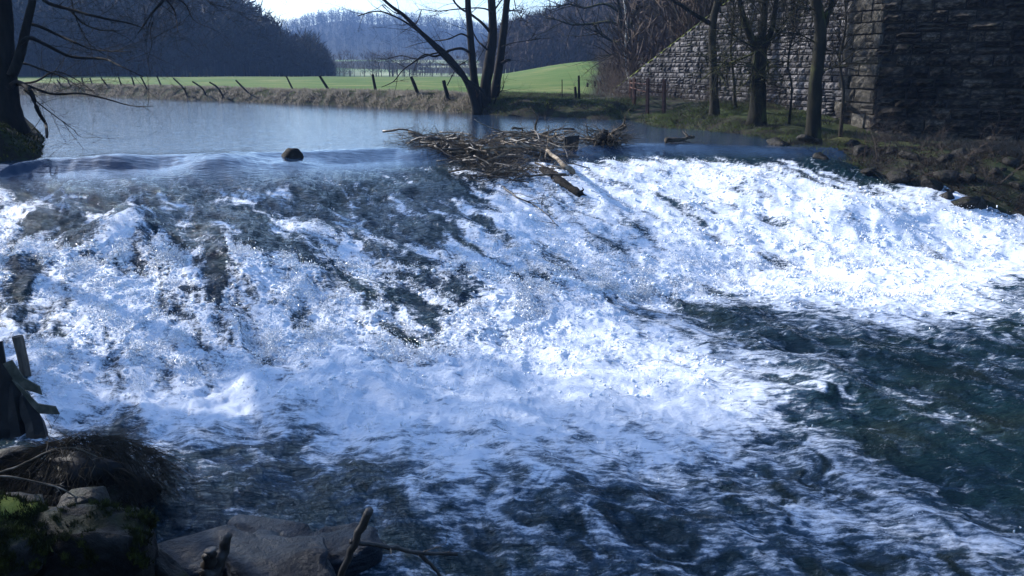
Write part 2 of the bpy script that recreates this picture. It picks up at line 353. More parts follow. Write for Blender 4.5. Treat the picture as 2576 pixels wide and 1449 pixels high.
def water_mat():
    m, t, b, o = NM('river_water')
    tc = N(t, 'ShaderNodeTexCoord')
    mp = N(t, 'ShaderNodeMapping'); mp.inputs['Rotation'].default_value = (0, 0, math.radians(62)); mp.inputs['Scale'].default_value = (.42, 1.5, 1)
    t.links.new(tc.outputs['Object'], mp.inputs[0])
    mq = N(t, 'ShaderNodeMapping'); mq.inputs['Scale'].default_value = (.6, 1.5, 1); t.links.new(tc.outputs['Object'], mq.inputs[0])
    def at(n): q = N(t, 'ShaderNodeAttribute'); q.attribute_name = n; return q.outputs['Fac']
    foam, rapid, low = at('foam'), at('rapid'), at('low')
    def noise(vec, s, d, r=.6):
        n = N(t, 'ShaderNodeTexNoise'); n.inputs['Scale'].default_value = s; n.inputs['Detail'].default_value = d; n.inputs['Roughness'].default_value = r; t.links.new(vec, n.inputs[0]); return n.outputs[0]
    def math_(op, a, bb, c=None):
        n = N(t, 'ShaderNodeMath', operation=op)
        for k, q in enumerate((a, bb, c)):
            if q is None: continue
            if isinstance(q, (int, float)): n.inputs[k].default_value = q
            else: t.links.new(q, n.inputs[k])
        return n.outputs[0]
    def mr(v, a, bb, c=0., d=1., smooth=False):
        n = N(t, 'ShaderNodeMapRange'); 
        if smooth: n.interpolation_type = 'SMOOTHSTEP'
        for k, q in zip((1, 2, 3, 4), (a, bb, c, d)): n.inputs[k].default_value = q
        t.links.new(v, n.inputs[0]); return n.outputs[0]
    nf = noise(mp.outputs[0], 9, 9, .72)
    # broken froth: coverage + fine noise
    nf2 = noise(tc.outputs['Object'], 26, 6, .75)
    s = math_('ADD', foam, math_('MULTIPLY_ADD', nf, 1.9, -.98)); s = math_('ADD', s, math_('MULTIPLY', math_('SUBTRACT', nf2, .5), math_('MULTIPLY_ADD', low, -.6, 1.1)))
    mask = mr(s, .34, .92, 0, 1, True)
    aer = mr(foam, .2, .9, 0, 1)                      # air mixed into the water under the froth
    # water colour
    nb = noise(tc.outputs['Object'], .35, 3)
    wc = ramp(t, nb, [(.3, (.003, .014, .026)), (.52, (.006, .022, .027)), (.66, (.016, .025, .02)), (.8, (.006, .018, .02))])
    mx = N(t, 'ShaderNodeMix', data_type='RGBA'); t.links.new(math_('MULTIPLY', aer, math_('MULTIPLY_ADD', low, .35, .3)), mx.inputs[0]); t.links.new(wc, mx.inputs[6]); mx.inputs[7].default_value = (.11, .2, .32, 1)
    mp_ = N(t, 'ShaderNodeMix', data_type='RGBA'); t.links.new(rapid, mp_.inputs[0]); mp_.inputs[6].default_value = (.02, .04, .075, 1); t.links.new(mx.outputs[2], mp_.inputs[7])
    t.links.new(mp_.outputs[2], b.inputs['Base Color'])
    b.inputs['IOR'].default_value = 1.33
    t.links.new(mr(rapid, 0, 1, .04, .07), b.inputs['Roughness']); t.links.new(mr(rapid, 0, 1, .6, .26), b.inputs['Specular IOR Level'])
    # relief of clear water: wind ripples on the pond, crinkles in the rapids
    pr = noise(mq.outputs[0], 3.2, 5, .55); cr = noise(mp.outputs[0], 6.5, 6, .6)
    hm = N(t, 'ShaderNodeMix', data_type='FLOAT'); t.links.new(rapid, hm.inputs[0]); t.links.new(math_('MULTIPLY', pr, .36), hm.inputs[2]); t.links.new(math_('MULTIPLY', cr, 2.0), hm.inputs[3])
    bp = N(t, 'ShaderNodeBump'); bp.inputs['Strength'].default_value = 1; bp.inputs['Distance'].default_value = .07; t.links.new(hm.outputs[0], bp.inputs['Height'])
    t.links.new(bp.outputs[0], b.inputs['Normal'])
    f = N(t, 'ShaderNodeBsdfPrincipled'); f.inputs['Base Color'].default_value = (.8, .85, .93, 1); f.inputs['Roughness'].default_value = .45
    f.inputs['Specular IOR Level'].default_value = .4
    bf = N(t, 'ShaderNodeBump'); bf.inputs['Strength'].default_value = .9; bf.inputs['Distance'].default_value = .05
    t.links.new(noise(mp.outputs[0], 14, 9, .75), bf.inputs['Height']); t.links.new(bf.outputs[0], f.inputs['Normal'])
    ms = N(t, 'ShaderNodeMixShader'); t.links.new(mask, ms.inputs[0]); t.links.new(b.outputs[0], ms.inputs[1]); t.links.new(f.outputs[0], ms.inputs[2]); t.links.new(ms.outputs[0], o.inputs[0])
    return m
wme, WD = build_water()
river = link('river_water', wme, water_mat()); tag(river, kind='structure')

def build_spray():
    X, Y, Z, Fm, D, sd, T = WD
    X, Y, Z, Fm, D, T = [q.ravel() for q in (X, Y, Z, Fm, D, T)]
    sdr = sd.ravel()
    wgt = np.where((Fm > .55) & (sdr < -.1) & (T > .08) & (Y > 7.5), (Fm - .4) * (D ** 1.5) * np.where(T > 1.05, .12, 1.) , 0)
    wgt *= (perlin(X * 1.3, Y * 1.3, 200) > .02) * (.3 + np.clip(perlin(X * 5, Y * 5, 201), 0, 1) * 3)
    n = 60000; idx = RNG.choice(len(X), n, p=wgt / wgt.sum())
    P = np.stack([X[idx], Y[idx], Z[idx]], 1) + RNG.normal(0, .03, (n, 3))
    P[:, 2] += RNG.exponential(.045, n)
    r = np.clip(RNG.lognormal(math.log(.0065), .45, n), .003, .022)
    base = np.array([(1, 1, 1), (1, -1, -1), (-1, 1, -1), (-1, -1, 1)]) * .75
    th = RNG.uniform(0, 2 * PI, n); st = RNG.uniform(.8, 2.2, n)
    c, s_ = np.cos(th), np.sin(th)
    bx = base[None, :, 0] * c[:, None] - base[None, :, 1] * s_[:, None]; by = base[None, :, 0] * s_[:, None] + base[None, :, 1] * c[:, None]; bz = np.repeat(base[None, :, 2], n, 0) * st[:, None]
    V = P[:, None, :] + r[:, None, None] * np.stack([bx, by, bz], -1)
    o = (np.arange(n) * 4)[:, None, None]; f = np.array([(0, 1, 2), (0, 3, 1), (0, 2, 3), (1, 3, 2)])[None]
    return mesh_np('spray', V.reshape(-1, 3), (o + f).reshape(-1, 3), True)
def build_clods():
    X, Y, Z, Fm, D, sd, T = [q.ravel() for q in WD]
    wgt = np.where((Fm > .6) & (sd < -.1) & (T > .1) & (Y > 9), (Fm - .4) * D * np.where(T > 1.02, .25, 1.), 0) * (.15 + np.clip(perlin(X * 2.1, Y * 2.1, 210) + .1, 0, 1) * 2) * (Y > 11.5) * (Y / 14) ** .8
    n = 20000; idx = RNG.choice(len(X), n, p=wgt / wgt.sum())
    g = (1 + 5 ** .5) / 2
    b = np.array([(-1, g, 0), (1, g, 0), (-1, -g, 0), (1, -g, 0), (0, -1, g), (0, 1, g), (0, -1, -g), (0, 1, -g), (g, 0, -1), (g, 0, 1), (-g, 0, -1), (-g, 0, 1)]) / 1.9
    f = np.array([(0, 11, 5), (0, 5, 1), (0, 1, 7), (0, 7, 10), (0, 10, 11), (1, 5, 9), (5, 11, 4), (11, 10, 2), (10, 7, 6), (7, 1, 8), (3, 9, 4), (3, 4, 2), (3, 2, 6), (3, 6, 8), (3, 8, 9), (4, 9, 5), (2, 4, 11), (6, 2, 10), (8, 6, 7), (9, 8, 1)])
    r = np.clip(RNG.lognormal(math.log(.013), .45, n), .006, .035) * (.6 + .4 * (Y[idx] / 16).clip(0, 1.6))
    V = b[None] * (1 + RNG.normal(0, .22, (n, 12, 1))) * r[:, None, None] * np.stack([RNG.uniform(.8, 2, n), RNG.uniform(.8, 2, n), RNG.uniform(.6, 1.3, n)], 1)[:, None, :]
    P = np.stack([X[idx], Y[idx], Z[idx]], 1) + RNG.normal(0, .04, (n, 3)) * [1, 1, .4]
    V = V + P[:, None, :]; o = (np.arange(n) * 12)[:, None, None]
    return mesh_np('froth', V.reshape(-1, 3), (o + f[None]).reshape(-1, 3), True)
mf, tf, bf_, of = NM('spray'); bf_.inputs['Base Color'].default_value = (.88, .9, .92, 1); bf_.inputs['Roughness'].default_value = .15
froth = link('froth', build_clods(), mf); tag(froth, 'clumps of white froth tossed on the rapids', 'froth', kind='stuff')
spray = link('spray', build_spray(), mf); tag(spray, 'white droplets of spray thrown up over the foaming rapids', 'spray', kind='stuff')

# ------------------------------------------------------------------ terrain
def hill_profile(u):
    """tree-top height above the horizon (in photo pixels) of three ridges"""
    left = np.interp(u, [-1500, 0, 300, 480, 560, 610, 640, 690, 730, 760, 800, 830, 850, 862, 900], [190, 215, 230, 215, 185, 165, 146, 106, 76, 62, 62, 42, 12, -25, -60])
    far = np.interp(u, [200, 690, 720, 760, 830, 880, 950, 1040, 1100, 1180, 1300, 1420, 1600, 4000], [80, 96, 104, 112, 130, 136, 128, 130, 122, 112, 104, 98, 98, 98])
    right = np.interp(u, [900, 1150, 1250, 1300, 1350, 1400, 1440, 1480, 1600, 1900, 4200], [-60, -15, 70, 104, 116, 130, 155, 180, 215, 240, 240])
    return left, far, right
def ridge(r, r0, r1, ztop, zb):
    return zb + (ztop - zb) * sm((r - r0) / (r1 - r0)) 
def land(x, y):
    r = np.hypot(x, y)
    fr = y > 12
    yy = np.maximum(y, 12); u = np.clip(1288 + F * x / yy / 1.0, -1500, 4200)
    z = .9 - 1.75 * sm((x - 6) / 8) * sm((42 - y) / 16) * sm((y - 10) / 6)
    z = z + 2.5 * sm((x + 8) / 22) * sm((y - 58) / 65) * (1 - sm((y - 140) / 40))
    z = z - .9 * sm((y - 150) / 30)
    z = z + .12 * fbm(x * .08, y * .08, 3, 100) + 6 * sm((y - 220) / 300) 
    L, Fa, R = hill_profile(u)
    hl = 2.7 + L / F * 400 - 14; hr = 2.7 + R / F * 460 - 14; hf = 2.7 + Fa / F * 1000 - 16
    zl = np.where(L > -20, ridge(r, 168, 400, np.maximum(hl, 1), 0), 0)
    zr = np.where(R > -20, ridge(r, 175, 460, np.maximum(hr, 1), 0), 0)
    zf = ridge(r, 560, 1000, hf, 0)
    z = np.where(fr, np.maximum(z, np.maximum(np.maximum(zl, zr), zf)) , z)
    # wooded slope behind the wing wall
    e = sm((x - 13.5 - .035 * (y - 50)) / 30) * sm((y - 46) / 24)
    z = z + 17 * e * fr
    return z
def ground_z(x, y, sd=None):
    x = np.asarray(x, float); y = np.asarray(y, float)
    if sd is None: sd = river_sd(x, y)
    zw = water_base(x, y)
    W = 1.3 + 3.0 * sm((x - 3) / 5) * sm((y - 16) / 4) * (y < 60) + 1.0 * (1 - sm((y - 14) / 4))
    W = W * (1 + .35 * perlin(x * .7, y * .7, 110))
    zl = land(x, y)
    t = sm(sd / W); t = t * .75 + .25 * sm(sd / (W * .3))
    near = (y < 16) & (x < 25)
    zcap = np.minimum(2.7 - .70 * y - .3, 1.2)
    zl = np.where(near, np.minimum(np.minimum(zl, -1.75 + .55 * sd + .9 * sm((sd - 2) / 3)), np.maximum(zcap, -2.0)), zl)
    n = .10 * fbm(x * 1.1, y * 1.1, 4, 120, .55) * sm((130 - y) / 40) * np.clip(1 - (sd - 4) / 6, .12, 1)
    zo = (zw - .12) + (zl - zw + .12) * t + n * sm(sd / .3)
    return np.where(sd > 0, zo, zw - .12 - .5 * sm(-sd / 1.2))
def gz(x, y): return float(ground_z(np.array([x]), np.array([y]))[0])

def build_ground():
    th = np.concatenate([np.linspace(-180, -40, 40, endpoint=False), np.linspace(-40, 40, 620, endpoint=False), np.linspace(40, 180, 41)])
    r = np.concatenate([[.02, .6, 1.3, 2.2], np.geomspace(3, 1400, 420)])
    # extra rings through the banks
    r = np.sort(np.concatenate([r, np.linspace(24, 70, 110) + .07]))
    A, R = np.meshgrid(np.radians(th), r)
    X = R * np.sin(A); Y = R * np.cos(A)
    sd = river_sd(X, Y); Z = ground_z(X, Y, sd)
    nr, na = X.shape
    i, j = np.meshgrid(np.arange(nr - 1), np.arange(na - 1), indexing='ij'); idx = (i * na + j)
    Q = np.stack([idx, idx + 1, idx + na + 1, idx + na], -1).reshape(-1, 4)
    V = np.stack([X, Y, Z], -1).reshape(-1, 3)
    me = mesh_np('ground', V, Q[:, ::-1])
    U, Vp = proj(X, np.maximum(Y, 5), Z)
    # cover: 1 meadow, 0 brown bank and woodland floor, 2 pale far fields
    mead = sm((sd - 2.0 - .5 * perlin(X * .6, Y * .6, 7)) / .7) * (Y > 20) * sm((150 - Y) / 20 + .5)
    mead *= 1 - sm((X - .098 * Y + 1.0 - 1.2 * perlin(X * .1, Y * .1, 8)) / 1.6) * sm((Y - 40) / 6)
    mead *= 1 - sm((X - 6.5) / 2) * (Y < 60) * .75
    R_ = np.hypot(X, Y)
    farf = sm((R_ - 200) / 60) * (1 - sm((R_ - 620) / 60)) * (U > 845) * (U < 1290) * (fbm(X * .008, Y * .012, 2, 66) > -.05)
    a = me.attributes.new('meadow', 'FLOAT', 'POINT'); a.data.foreach_set('value', mead.ravel().astype(np.float32))
    a = me.attributes.new('fields', 'FLOAT', 'POINT'); a.data.foreach_set('value', farf.ravel().astype(np.float32))
    return me
def ground_mat():
    m, t, b, o = NM('ground')
    tc = N(t, 'ShaderNodeTexCoord')
    def noise(s, d=6, r=.6):
        n = N(t, 'ShaderNodeTexNoise'); n.inputs['Scale'].default_value = s; n.inputs['Detail'].default_value = d; n.inputs['Roughness'].default_value = r; t.links.new(tc.outputs['Object'], n.inputs[0]); return n.outputs[0]
    soil = ramp(t, noise(1.3, 9, .7), [(.32, (.01, .009, .007)), (.46, (.025, .022, .017)), (.56, (.026, .034, .016)), (.68, (.07, .062, .046))])
    grass = ramp(t, noise(.12, 9, .7), [(.3, (.045, .085, .018)), (.44, (.07, .125, .027)), (.55, (.10, .14, .035)), (.66, (.19, .19, .07))])
    field = ramp(t, noise(.01, 3), [(.4, (.12, .2, .08)), (.55, (.3, .32, .2)), (.65, (.14, .2, .1))])
    def at(n): q = N(t, 'ShaderNodeAttribute'); q.attribute_name = n; return q.outputs['Fac']
    m1 = N(t, 'ShaderNodeMix', data_type='RGBA'); t.links.new(at('meadow'), m1.inputs[0]); t.links.new(soil, m1.inputs[6]); t.links.new(grass, m1.inputs[7])
    m2 = N(t, 'ShaderNodeMix', data_type='RGBA'); t.links.new(at('fields'), m2.inputs[0]); t.links.new(m1.outputs[2], m2.inputs[6]); t.links.new(field, m2.inputs[7])
    t.links.new(m2.outputs[2], b.inputs['Base Color']); b.inputs['Roughness'].default_value = .95; b.inputs['Specular IOR Level'].default_value = .1
    bp = N(t, 'ShaderNodeBump'); bp.inputs['Strength'].default_value = .7; bp.inputs['Distance'].default_value = .08; t.links.new(noise(6, 9, .75), bp.inputs['Height']); t.links.new(bp.outputs[0], b.inputs['Normal'])
    return m
ground = link('ground', build_ground(), ground_mat()); tag(ground, kind='structure')

# ------------------------------------------------------------------ forests on the hills (far woods: stuff)
def forest(name, label, pts, h0, h1, mat, per=64, conifer=0., seed=1, cap=None):
    rg = np.random.default_rng(seed); P = np.array(pts); n = len(P)
    H = rg.uniform(h0, h1, n)
    if cap is not None:
        r = np.hypot(P[:, 0], P[:, 1]); H = np.minimum(H, (2.7 + cap / F * r - P[:, 2]) * (rg.uniform(.8, 1.06, n) + .22 * (rg.random(n) < .12))); k = H > 2.5; P, H = P[k], H[k]; n = len(P)
    con = rg.random(n) < conifer
    k = per
    # crown slivers
    q = rg.random((n, k)); th = rg.uniform(0, 2 * PI, (n, k)); zz = .22 + .8 * q
    rad = np.where(con[:, None], (1.03 - zz) * .28, .30 * np.sqrt(np.clip(1 - ((zz - .6) / .46) ** 2, 0.02, 1))) * np.sqrt(rg.random((n, k)))
    C = np.stack([P[:, None, 0] + rad * H[:, None] * np.cos(th), P[:, None, 1] + rad * H[:, None] * np.sin(th), P[:, None, 2] + zz * H[:, None]], -1)
    L = H[:, None, None] * .09
    d = np.stack([np.cos(th) * .6, np.sin(th) * .6, np.where(con[:, None], -.25, .8) + rg.normal(0, .3, (n, k))], -1) + rg.normal(0, .35, (n, k, 3))
    sd_ = rg.normal(0, 1, (n, k, 3)); sd_ /= np.linalg.norm(sd_, axis=2)[..., None]
    wdt = H[:, None, None] * np.where(con, .030, .016)[:, None, None]
    A = C - d * L; B = C + d * L; Cc = C + sd_ * wdt * 1.3
    A = A.reshape(-1, 3); B = B.reshape(-1, 3); Cc = Cc.reshape(-1, 3)
    # trunks as two crossed slivers
    for a in (0, 1):
        off = np.array([(1, 0, 0), (0, 1, 0)][a]) * (H * .014)[:, None]
        A = np.concatenate([A, P - off]); B = np.concatenate([B, P + off]); Cc = np.concatenate([Cc, P + np.stack([H * 0, H * 0, H * .8], 1)])
    o = link(name, tris_mesh(name, A, B, Cc), mat); tag(o, label, 'forest', kind='stuff'); return o
def scatter_hill(n, ulo, uhi, rlo, rhi, seed, dens=None, power=1.):
    rg = np.random.default_rng(seed)
    u = rg.uniform(ulo, uhi, n); r = rlo + (rhi - rlo) * rg.random(n) ** power
    a = np.arctan((u - 1288) / F); x = r * np.sin(a); y = r * np.cos(a)
    z = ground_z(x, y); return np.stack([x, y, z], 1), u
P_, u_ = scatter_hill(3600, -250, 858, 172, 415, 3)
L_, _, _ = hill_profile(u_); ok = L_ > 0
forest('forest', 'dark blue wooded hillside rising beyond the meadow behind the left fence posts', P_[ok], 10, 16, M['forest'], 60, .3, 4, L_[ok])
P_, u_ = scatter_hill(3000, 600, 1500, 700, 1060, 13)
forest('forest', 'hazy blue far ridge of woods closing the valley in the centre', P_, 9, 15, M['forest'], 30, .4, 14, hill_profile(u_)[1] - 4)
P_, u_ = scatter_hill(1500, 1215, 1600, 185, 470, 23)
_, _, R_ = hill_profile(u_); ok = (R_ > 20)
forest('forest', 'brown and green wooded hill right of the centre tree above the meadow slope', P_[ok], 10, 17, M['forest_brown'], 50, .3, 24, R_[ok])
rg = np.random.default_rng(33); n = 900; yy_ = rg.uniform(64, 170, n); uu_ = rg.uniform(1470, 2400, n); xx_ = (uu_ - 1288) / F * yy_
ok = xx_ > 13.5 + .035 * (yy_ - 50); xx_, yy_ = xx_[ok], yy_[ok]
forest('woodland', 'brown leafless woodland climbing the slope behind the stone wing wall', np.stack([xx_, yy_, ground_z(xx_, yy_)], 1), 6, 12, M['forest_brown'], 130, 0, 34)
# hedgerows across the far fields
rg = np.random.default_rng(43); pts = []
for (u0, u1, rr, cnt) in ((850, 1200, 205, 90), (900, 1180, 330, 70), (860, 1290, 470, 90), (1000, 1290, 250, 60)):
    u = rg.uniform(u0, u1, cnt); r = rr + rg.normal(0, 5, cnt); x = (u - 1288) / F * r; pts.append(np.stack([x, r, ground_z(x, r)], 1))
forest('hedgerow', 'grey leafless hedges crossing the hazy far fields left of the centre tree', np.concatenate(pts), 2.2, 6, M['forest_brown'], 50, 0, 44)

# ------------------------------------------------------------------ trees
def grow(tb, p, d, L, r, lvl, rg, droop=0., spread=.6, kids=5, minr=.006, up=.15, segs=5, tips=None):
    """branch with children; thin ones are three-sided"""
    pts = [Vector(p)]; d = Vector(d).normalized(); rad = [r]
    for i in range(segs):
        d = (d + Vector((rg.uniform(-1, 1), rg.uniform(-1, 1), rg.uniform(-1, 1))) * .22 + Vector((0, 0, up - droop * (i / segs)))).normalized()
        pts.append(pts[-1] + d * (L / segs)); rad.append(r * (1 - .8 * (i + 1) / segs))
    n = 8 if r > .12 else (5 if r > .03 else 3)
    tb.tube(pts, rad, n, cap=r > .03, rough=.08 if r > .05 else 0)
    if lvl <= 0: return
    for k in range(kids):
        t = rg.uniform(.25, 1) if k else 1.
        i = min(int(t * segs), segs - 1); q = pts[i].lerp(pts[i + 1], min(t * segs - i, 1))
        a = Vector((rg.uniform(-1, 1), rg.uniform(-1, 1), rg.uniform(-.4, .8)))
        nd = (pts[i + 1] - pts[i]).normalized() * (1 - spread) + a.normalized() * spread
        grow(tb, q, nd, L * rg.uniform(.4, .68), max(rad[i] * .55, minr), lvl - 1, rg, droop, spread, kids, minr, up * .6, max(segs - 1, 3))
def path(pts, y, rg=None, jy=0):
    out = []
    for i, q in enumerate(pts):
        yy = q[2] if len(q) > 2 else y + (rg.uniform(-jy, jy) * i / len(pts) if rg else 0)
        out.append(at_y(q[0], q[1], yy))
    return out
def smooth_path(P, n=4):
    out = []
    for i in range(len(P) - 1):
        p0 = P[max(i - 1, 0)]; p1 = P[i]; p2 = P[i + 1]; p3 = P[min(i + 2, len(P) - 1)]
        for k in range(n):
            t = k / n
            out.append(.5 * ((2 * p1) + (p2 - p0) * t + (2 * p0 - 5 * p1 + 4 * p2 - p3) * t * t + (3 * p1 - p0 - 3 * p2 + p3) * t ** 3))
    out.append(P[-1]); return out
def lin(a, b, n): return [a + (b - a) * i / (n - 1) for i in range(n)]
def local(me, loc): me.transform(Matrix.Translation(-Vector(loc))); return me
def make_tree(name, label, base, trunks, limbs, mat_t, mat_c, rg, twigs=(3, 2.0, .012), extra=None, group=None, droop=.05):
    """trunks/limbs: (path points in metres, r0, r1). Each trunk a part; limbs and twigs form the crown"""
    root = empty(name, base); tag(root, label, 'tree', group)
    for pts, r0, r1 in trunks:
        P = smooth_path(pts); tb = TB(); R = lin(r0, r1, len(P)); R = [q * (1 + .55 * math.exp(-max(P[i].z - base[2], 0) / .5)) for i, q in enumerate(R)]
        tb.tube(P, R, 12, rough=.07); link('trunk', local(tb.mesh('trunk'), base), mat_t, root)
    lb = TB(); cr = TB()
    for pts, r0, r1 in limbs:
        P = smooth_path(pts); lb = TB(); lb.tube(P, lin(r0, r1, len(P)), 7 if r0 > .05 else 4, rough=.08); link('limb', local(lb.mesh('limb'), base), mat_t, root)
    for pts, r0, r1, cnt, LL in [(a[0], a[1], a[2], twigs[0], twigs[1]) for a in limbs] + (extra or []):
        for k in range(cnt):
            t = rg.uniform(.3, 1) * (len(pts) - 1); i = min(int(t), len(pts) - 2); q = pts[i].lerp(pts[i + 1], t - i)
            dd = (pts[i + 1] - pts[i]).normalized() * .6 + Vector((rg.uniform(-1, 1), rg.uniform(-1, 1), rg.uniform(-.8, .9))) * .7
            grow(cr, q, dd, LL * rg.uniform(.5, 1.2), twigs[2] * rg.uniform(.8, 1.4), 2, rg, droop, .6, 4, .004, .02, 4)
    if cr.n: link('crown', local(cr.mesh('crown'), base), mat_c, root)
    return root

# centre alder: several stems from one stool at the water's edge
rg = random.Random(5)
YC = at_z(1215, 286, .0).y
PC = lambda pts, jy=0, dy=0: path(pts, YC + dy, rg, jy)
base = at_y(1215, 292, YC)
A = PC([(1203, 292), (1196, 230), (1190, 170), (1184, 100), (1178, 20), (1170, -120), (1150, -330)], dy=-.3)
B = PC([(1219, 292), (1221, 220), (1232, 150), (1240, 80), (1236, 0), (1230, -150), (1240, -400)])
C = PC([(1234, 292), (1247, 220), (1258, 150), (1268, 70), (1276, -10), (1290, -160), (1320, -380)], dy=.5)
E = PC([(1200, 292), (1188, 240), (1168, 195), (1130, 145), (1085, 105), (1055, 78), (1015, 38), (975, 8), (930, -40), (880, -110)], dy=-1.0)
E2 = PC([(1226, 250), (1210, 225), (1160, 190), (1112, 140), (1062, 88), (1030, 62), (990, 40), (950, 28), (900, 40)], dy=-1.4)
limbs = [(E2, .1, .03),
 (PC([(1182, 132), (1160, 122), (1128, 128), (1095, 142), (1070, 137), (1040, 157), (1012, 178), (990, 205), (960, 219)], 1.5, -.8), .085, .018),
 (PC([(1130, 130), (1090, 135), (1050, 148), (1010, 140), (975, 148), (950, 152)], 1.5, -1.2), .05, .012),
 (PC([(1180, 95), (1160, 85), (1130, 98), (1100, 102), (1060, 108), (1020, 120)], 1.5, -.5), .055, .012),
 (PC([(1236, 85), (1215, 60), (1190, 40), (1160, 22), (1140, 0), (1120, -40)], 1), .09, .04),
 (PC([(1238, 30), (1220, 22), (1190, 20), (1140, 24), (1100, 28), (1060, 24), (1045, 30)], 1, -.4), .05, .012),
 (PC([(1240, 30), (1262, 0), (1290, -40)], 1), .06, .02),
 (PC([(1232, 130), (1215, 115), (1200, 100), (1180, 60)], 1), .07, .03),
 (PC([(1015, 38), (990, 30), (965, 12), (948, 22), (905, 38)], 1, -1), .035, .008),
 (PC([(1060, 25), (1050, 55), (1040, 66)], .4, -.6), .03, .01),
 (PC([(1262, 118), (1290, 108), (1330, 102), (1360, 96)], 1), .035, .008),
 (PC([(1278, 28), (1290, 26)], 0), .06, .04),
 (PC([(1290, -20), (1298, 20), (1312, 45), (1300, 60)], 1), .03, .006),
 (PC([(1262, 160), (1275, 152), (1285, 152)], 0), .1, .07),
 (PC([(1125, 215), (1150, 170), (1180, 150), (1200, 140)], 1, -.5), .03, .012),
 (PC([(1240, 275), (1250, 240), (1262, 228), (1268, 215)], .3, -.6), .05, .02)]
ex = [(A, 0, 0, 5, 4), (B, 0, 0, 5, 5), (C, 0, 0, 6, 5), (E, 0, 0, 9, 3)]
make_tree('alder_tree', 'dark leafless multi-stemmed tree standing alone at the water edge in the centre', base,
          [(A, .27, .12), (B, .36, .15), (C, .29, .13), (E, .2, .05)], limbs, M['bark_dark'], M['bark_dark'], rg, (5, 1.7, .017), ex)
# shoots springing from its stool
tb = TB()
for k in range(16):
    q = at_y(rg.uniform(1160, 1195), 245, YC - 1); grow(tb, (q.x, q.y, gz(q.x, q.y)), (rg.uniform(-.6, .1), 0, 1), rg.uniform(1, 2), .014, 1, rg, 0, .4, 2, .006)
o = link('shoots', tb.mesh('shoots'), M['twig_warm']); tag(o, 'thin pale shoots sprouting left of the multi-stemmed tree', 'shoots')

# left bank tree with long low branches over the pond
YL = 28.5; rg = random.Random(8)
PL = lambda pts, jy=0, dy=0: path(pts, YL + dy, rg, jy)
base = at_y(18, 330, YL); base.z = gz(base.x, base.y) - .1
T1 = PL([(28, 335), (22, 280), (16, 200), (14, 120), (10, 0), (0, -200), (-20, -500)])
T2 = PL([(30, 190), (52, 130), (68, 60), (84, -10), (110, -160), (160, -380)], dy=-.3)
L = [PL(p, 2.2, d) for p, d in (
 ([(100, -60), (110, 0), (180, 25), (260, 46), (330, 60), (362, 72)], -.5), ([(175, 22), (205, 56), (250, 75), (300, 78)], -.8),
 ([(60, 60), (95, 65), (150, 90), (200, 112), (240, 126), (330, 131)], .5), ([(50, 110), (75, 95), (120, 115), (180, 143), (260, 148), (300, 165), (360, 193)], -.6),
 ([(20, 165), (60, 160), (100, 173), (160, 195), (215, 232)], 0), ([(22, 220), (45, 208), (75, 228), (96, 280), (115, 312), (118, 345)], -.9),
 ([(30, 215), (60, 213), (130, 236), (200, 235), (260, 247), (330, 266), (385, 267)], -.4), ([(45, 210), (90, 205), (140, 180), (200, 205), (260, 250)], .6),
 ([(20, -60), (120, -110), (250, -80), (340, -30), (415, -2)], -.6), ([(415, -4), (385, 30), (362, 62), (345, 88)], -.6),
 ([(415, -4), (436, 22), (444, 50), (448, 82)], -.6), ([(400, -10), (460, 5), (485, 48), (508, 63)], -.6), ([(330, -35), (420, -40), (500, -20), (530, 12)], .2),
 ([(384, 55), (378, 80), (382, 110), (372, 150), (374, 168)], -.6), ([(60, 225), (100, 262), (150, 300), (190, 330)], -1),
 ([(180, -20), (186, 30), (225, 110), (290, 150)], 0.2))]
rr = [(.07, .012), (.045, .01), (.06, .012), (.075, .014), (.05, .01), (.1, .04), (.055, .01), (.04, .01), (.11, .05), (.05, .012), (.035, .01), (.03, .008), (.05, .01), (.02, .008), (.03, .008), (.025, .008)]
ov = [PL([(30, -80), (150, v), (300, v - 20), (440, v + 20)], 2, d) for v, d in ((-60, 0), (-120, 1.5), (-190, 3), (-260, 1), (-330, 4), (-90, 4))]
L += ov; rr_ov = [(.09, .03)] * 6
ex = [(T1[3:], 0, 0, 16, 6), (T2[2:], 0, 0, 16, 5)] + [(q, 0, 0, 30, 2.6) for q in ov]
make_tree('riverside_tree', 'black leafless tree at the left edge trailing low branches over the pond', base,
          [(T1, .37, .16), (T2, .16, .08)], [(p, a, b) for p, (a, b) in zip(L, rr + rr_ov)], M['bark_dark'], M['bark_dark'], rg, (6, 1.7, .010), ex, droop=.15)
# the row of trees further along the left bank, which shades the left of the weir
def simple_tree(name, label, x, y, h, rg, mat_t, mat_c, forks=4, kids=5, lvl=4, r=.2, group=None, lean=(0, 0)):
    z = gz(x, y) - .1; b = Vector((x, y, z)); root = empty(name, b); tag(root, label, 'tree', group)
    P = [b + Vector((lean[0] * t * t + rg.uniform(-.1, .1) * t, lean[1] * t * t, h * .62 * t)) for t in (0, .2, .45, .7, 1)]
    tb = TB(); R = lin(r, r * .45, 17); P2 = smooth_path(P); R = [q * (1 + .5 * math.exp(-max(P2[i].z - z, 0) / .5)) for i, q in enumerate(R)]
    tb.tube(P2, R, 10, rough=.08); link('trunk', local(tb.mesh('trunk'), b), mat_t, root)
    cr = TB()
    for k in range(forks):
        t = rg.uniform(.35, 1) if k else 1; q = P2[int(t * 16)]; a = rg.uniform(0, 2 * PI)
        grow(cr, q, (math.cos(a), math.sin(a), rg.uniform(.4, 1.6)), h * rg.uniform(.3, .45), r * (.75 - .4 * t), lvl, rg, .0, .55, kids, .009, .1)
    link('crown', local(cr.mesh('crown'), b), mat_c, root); return root
rg = random.Random(21)
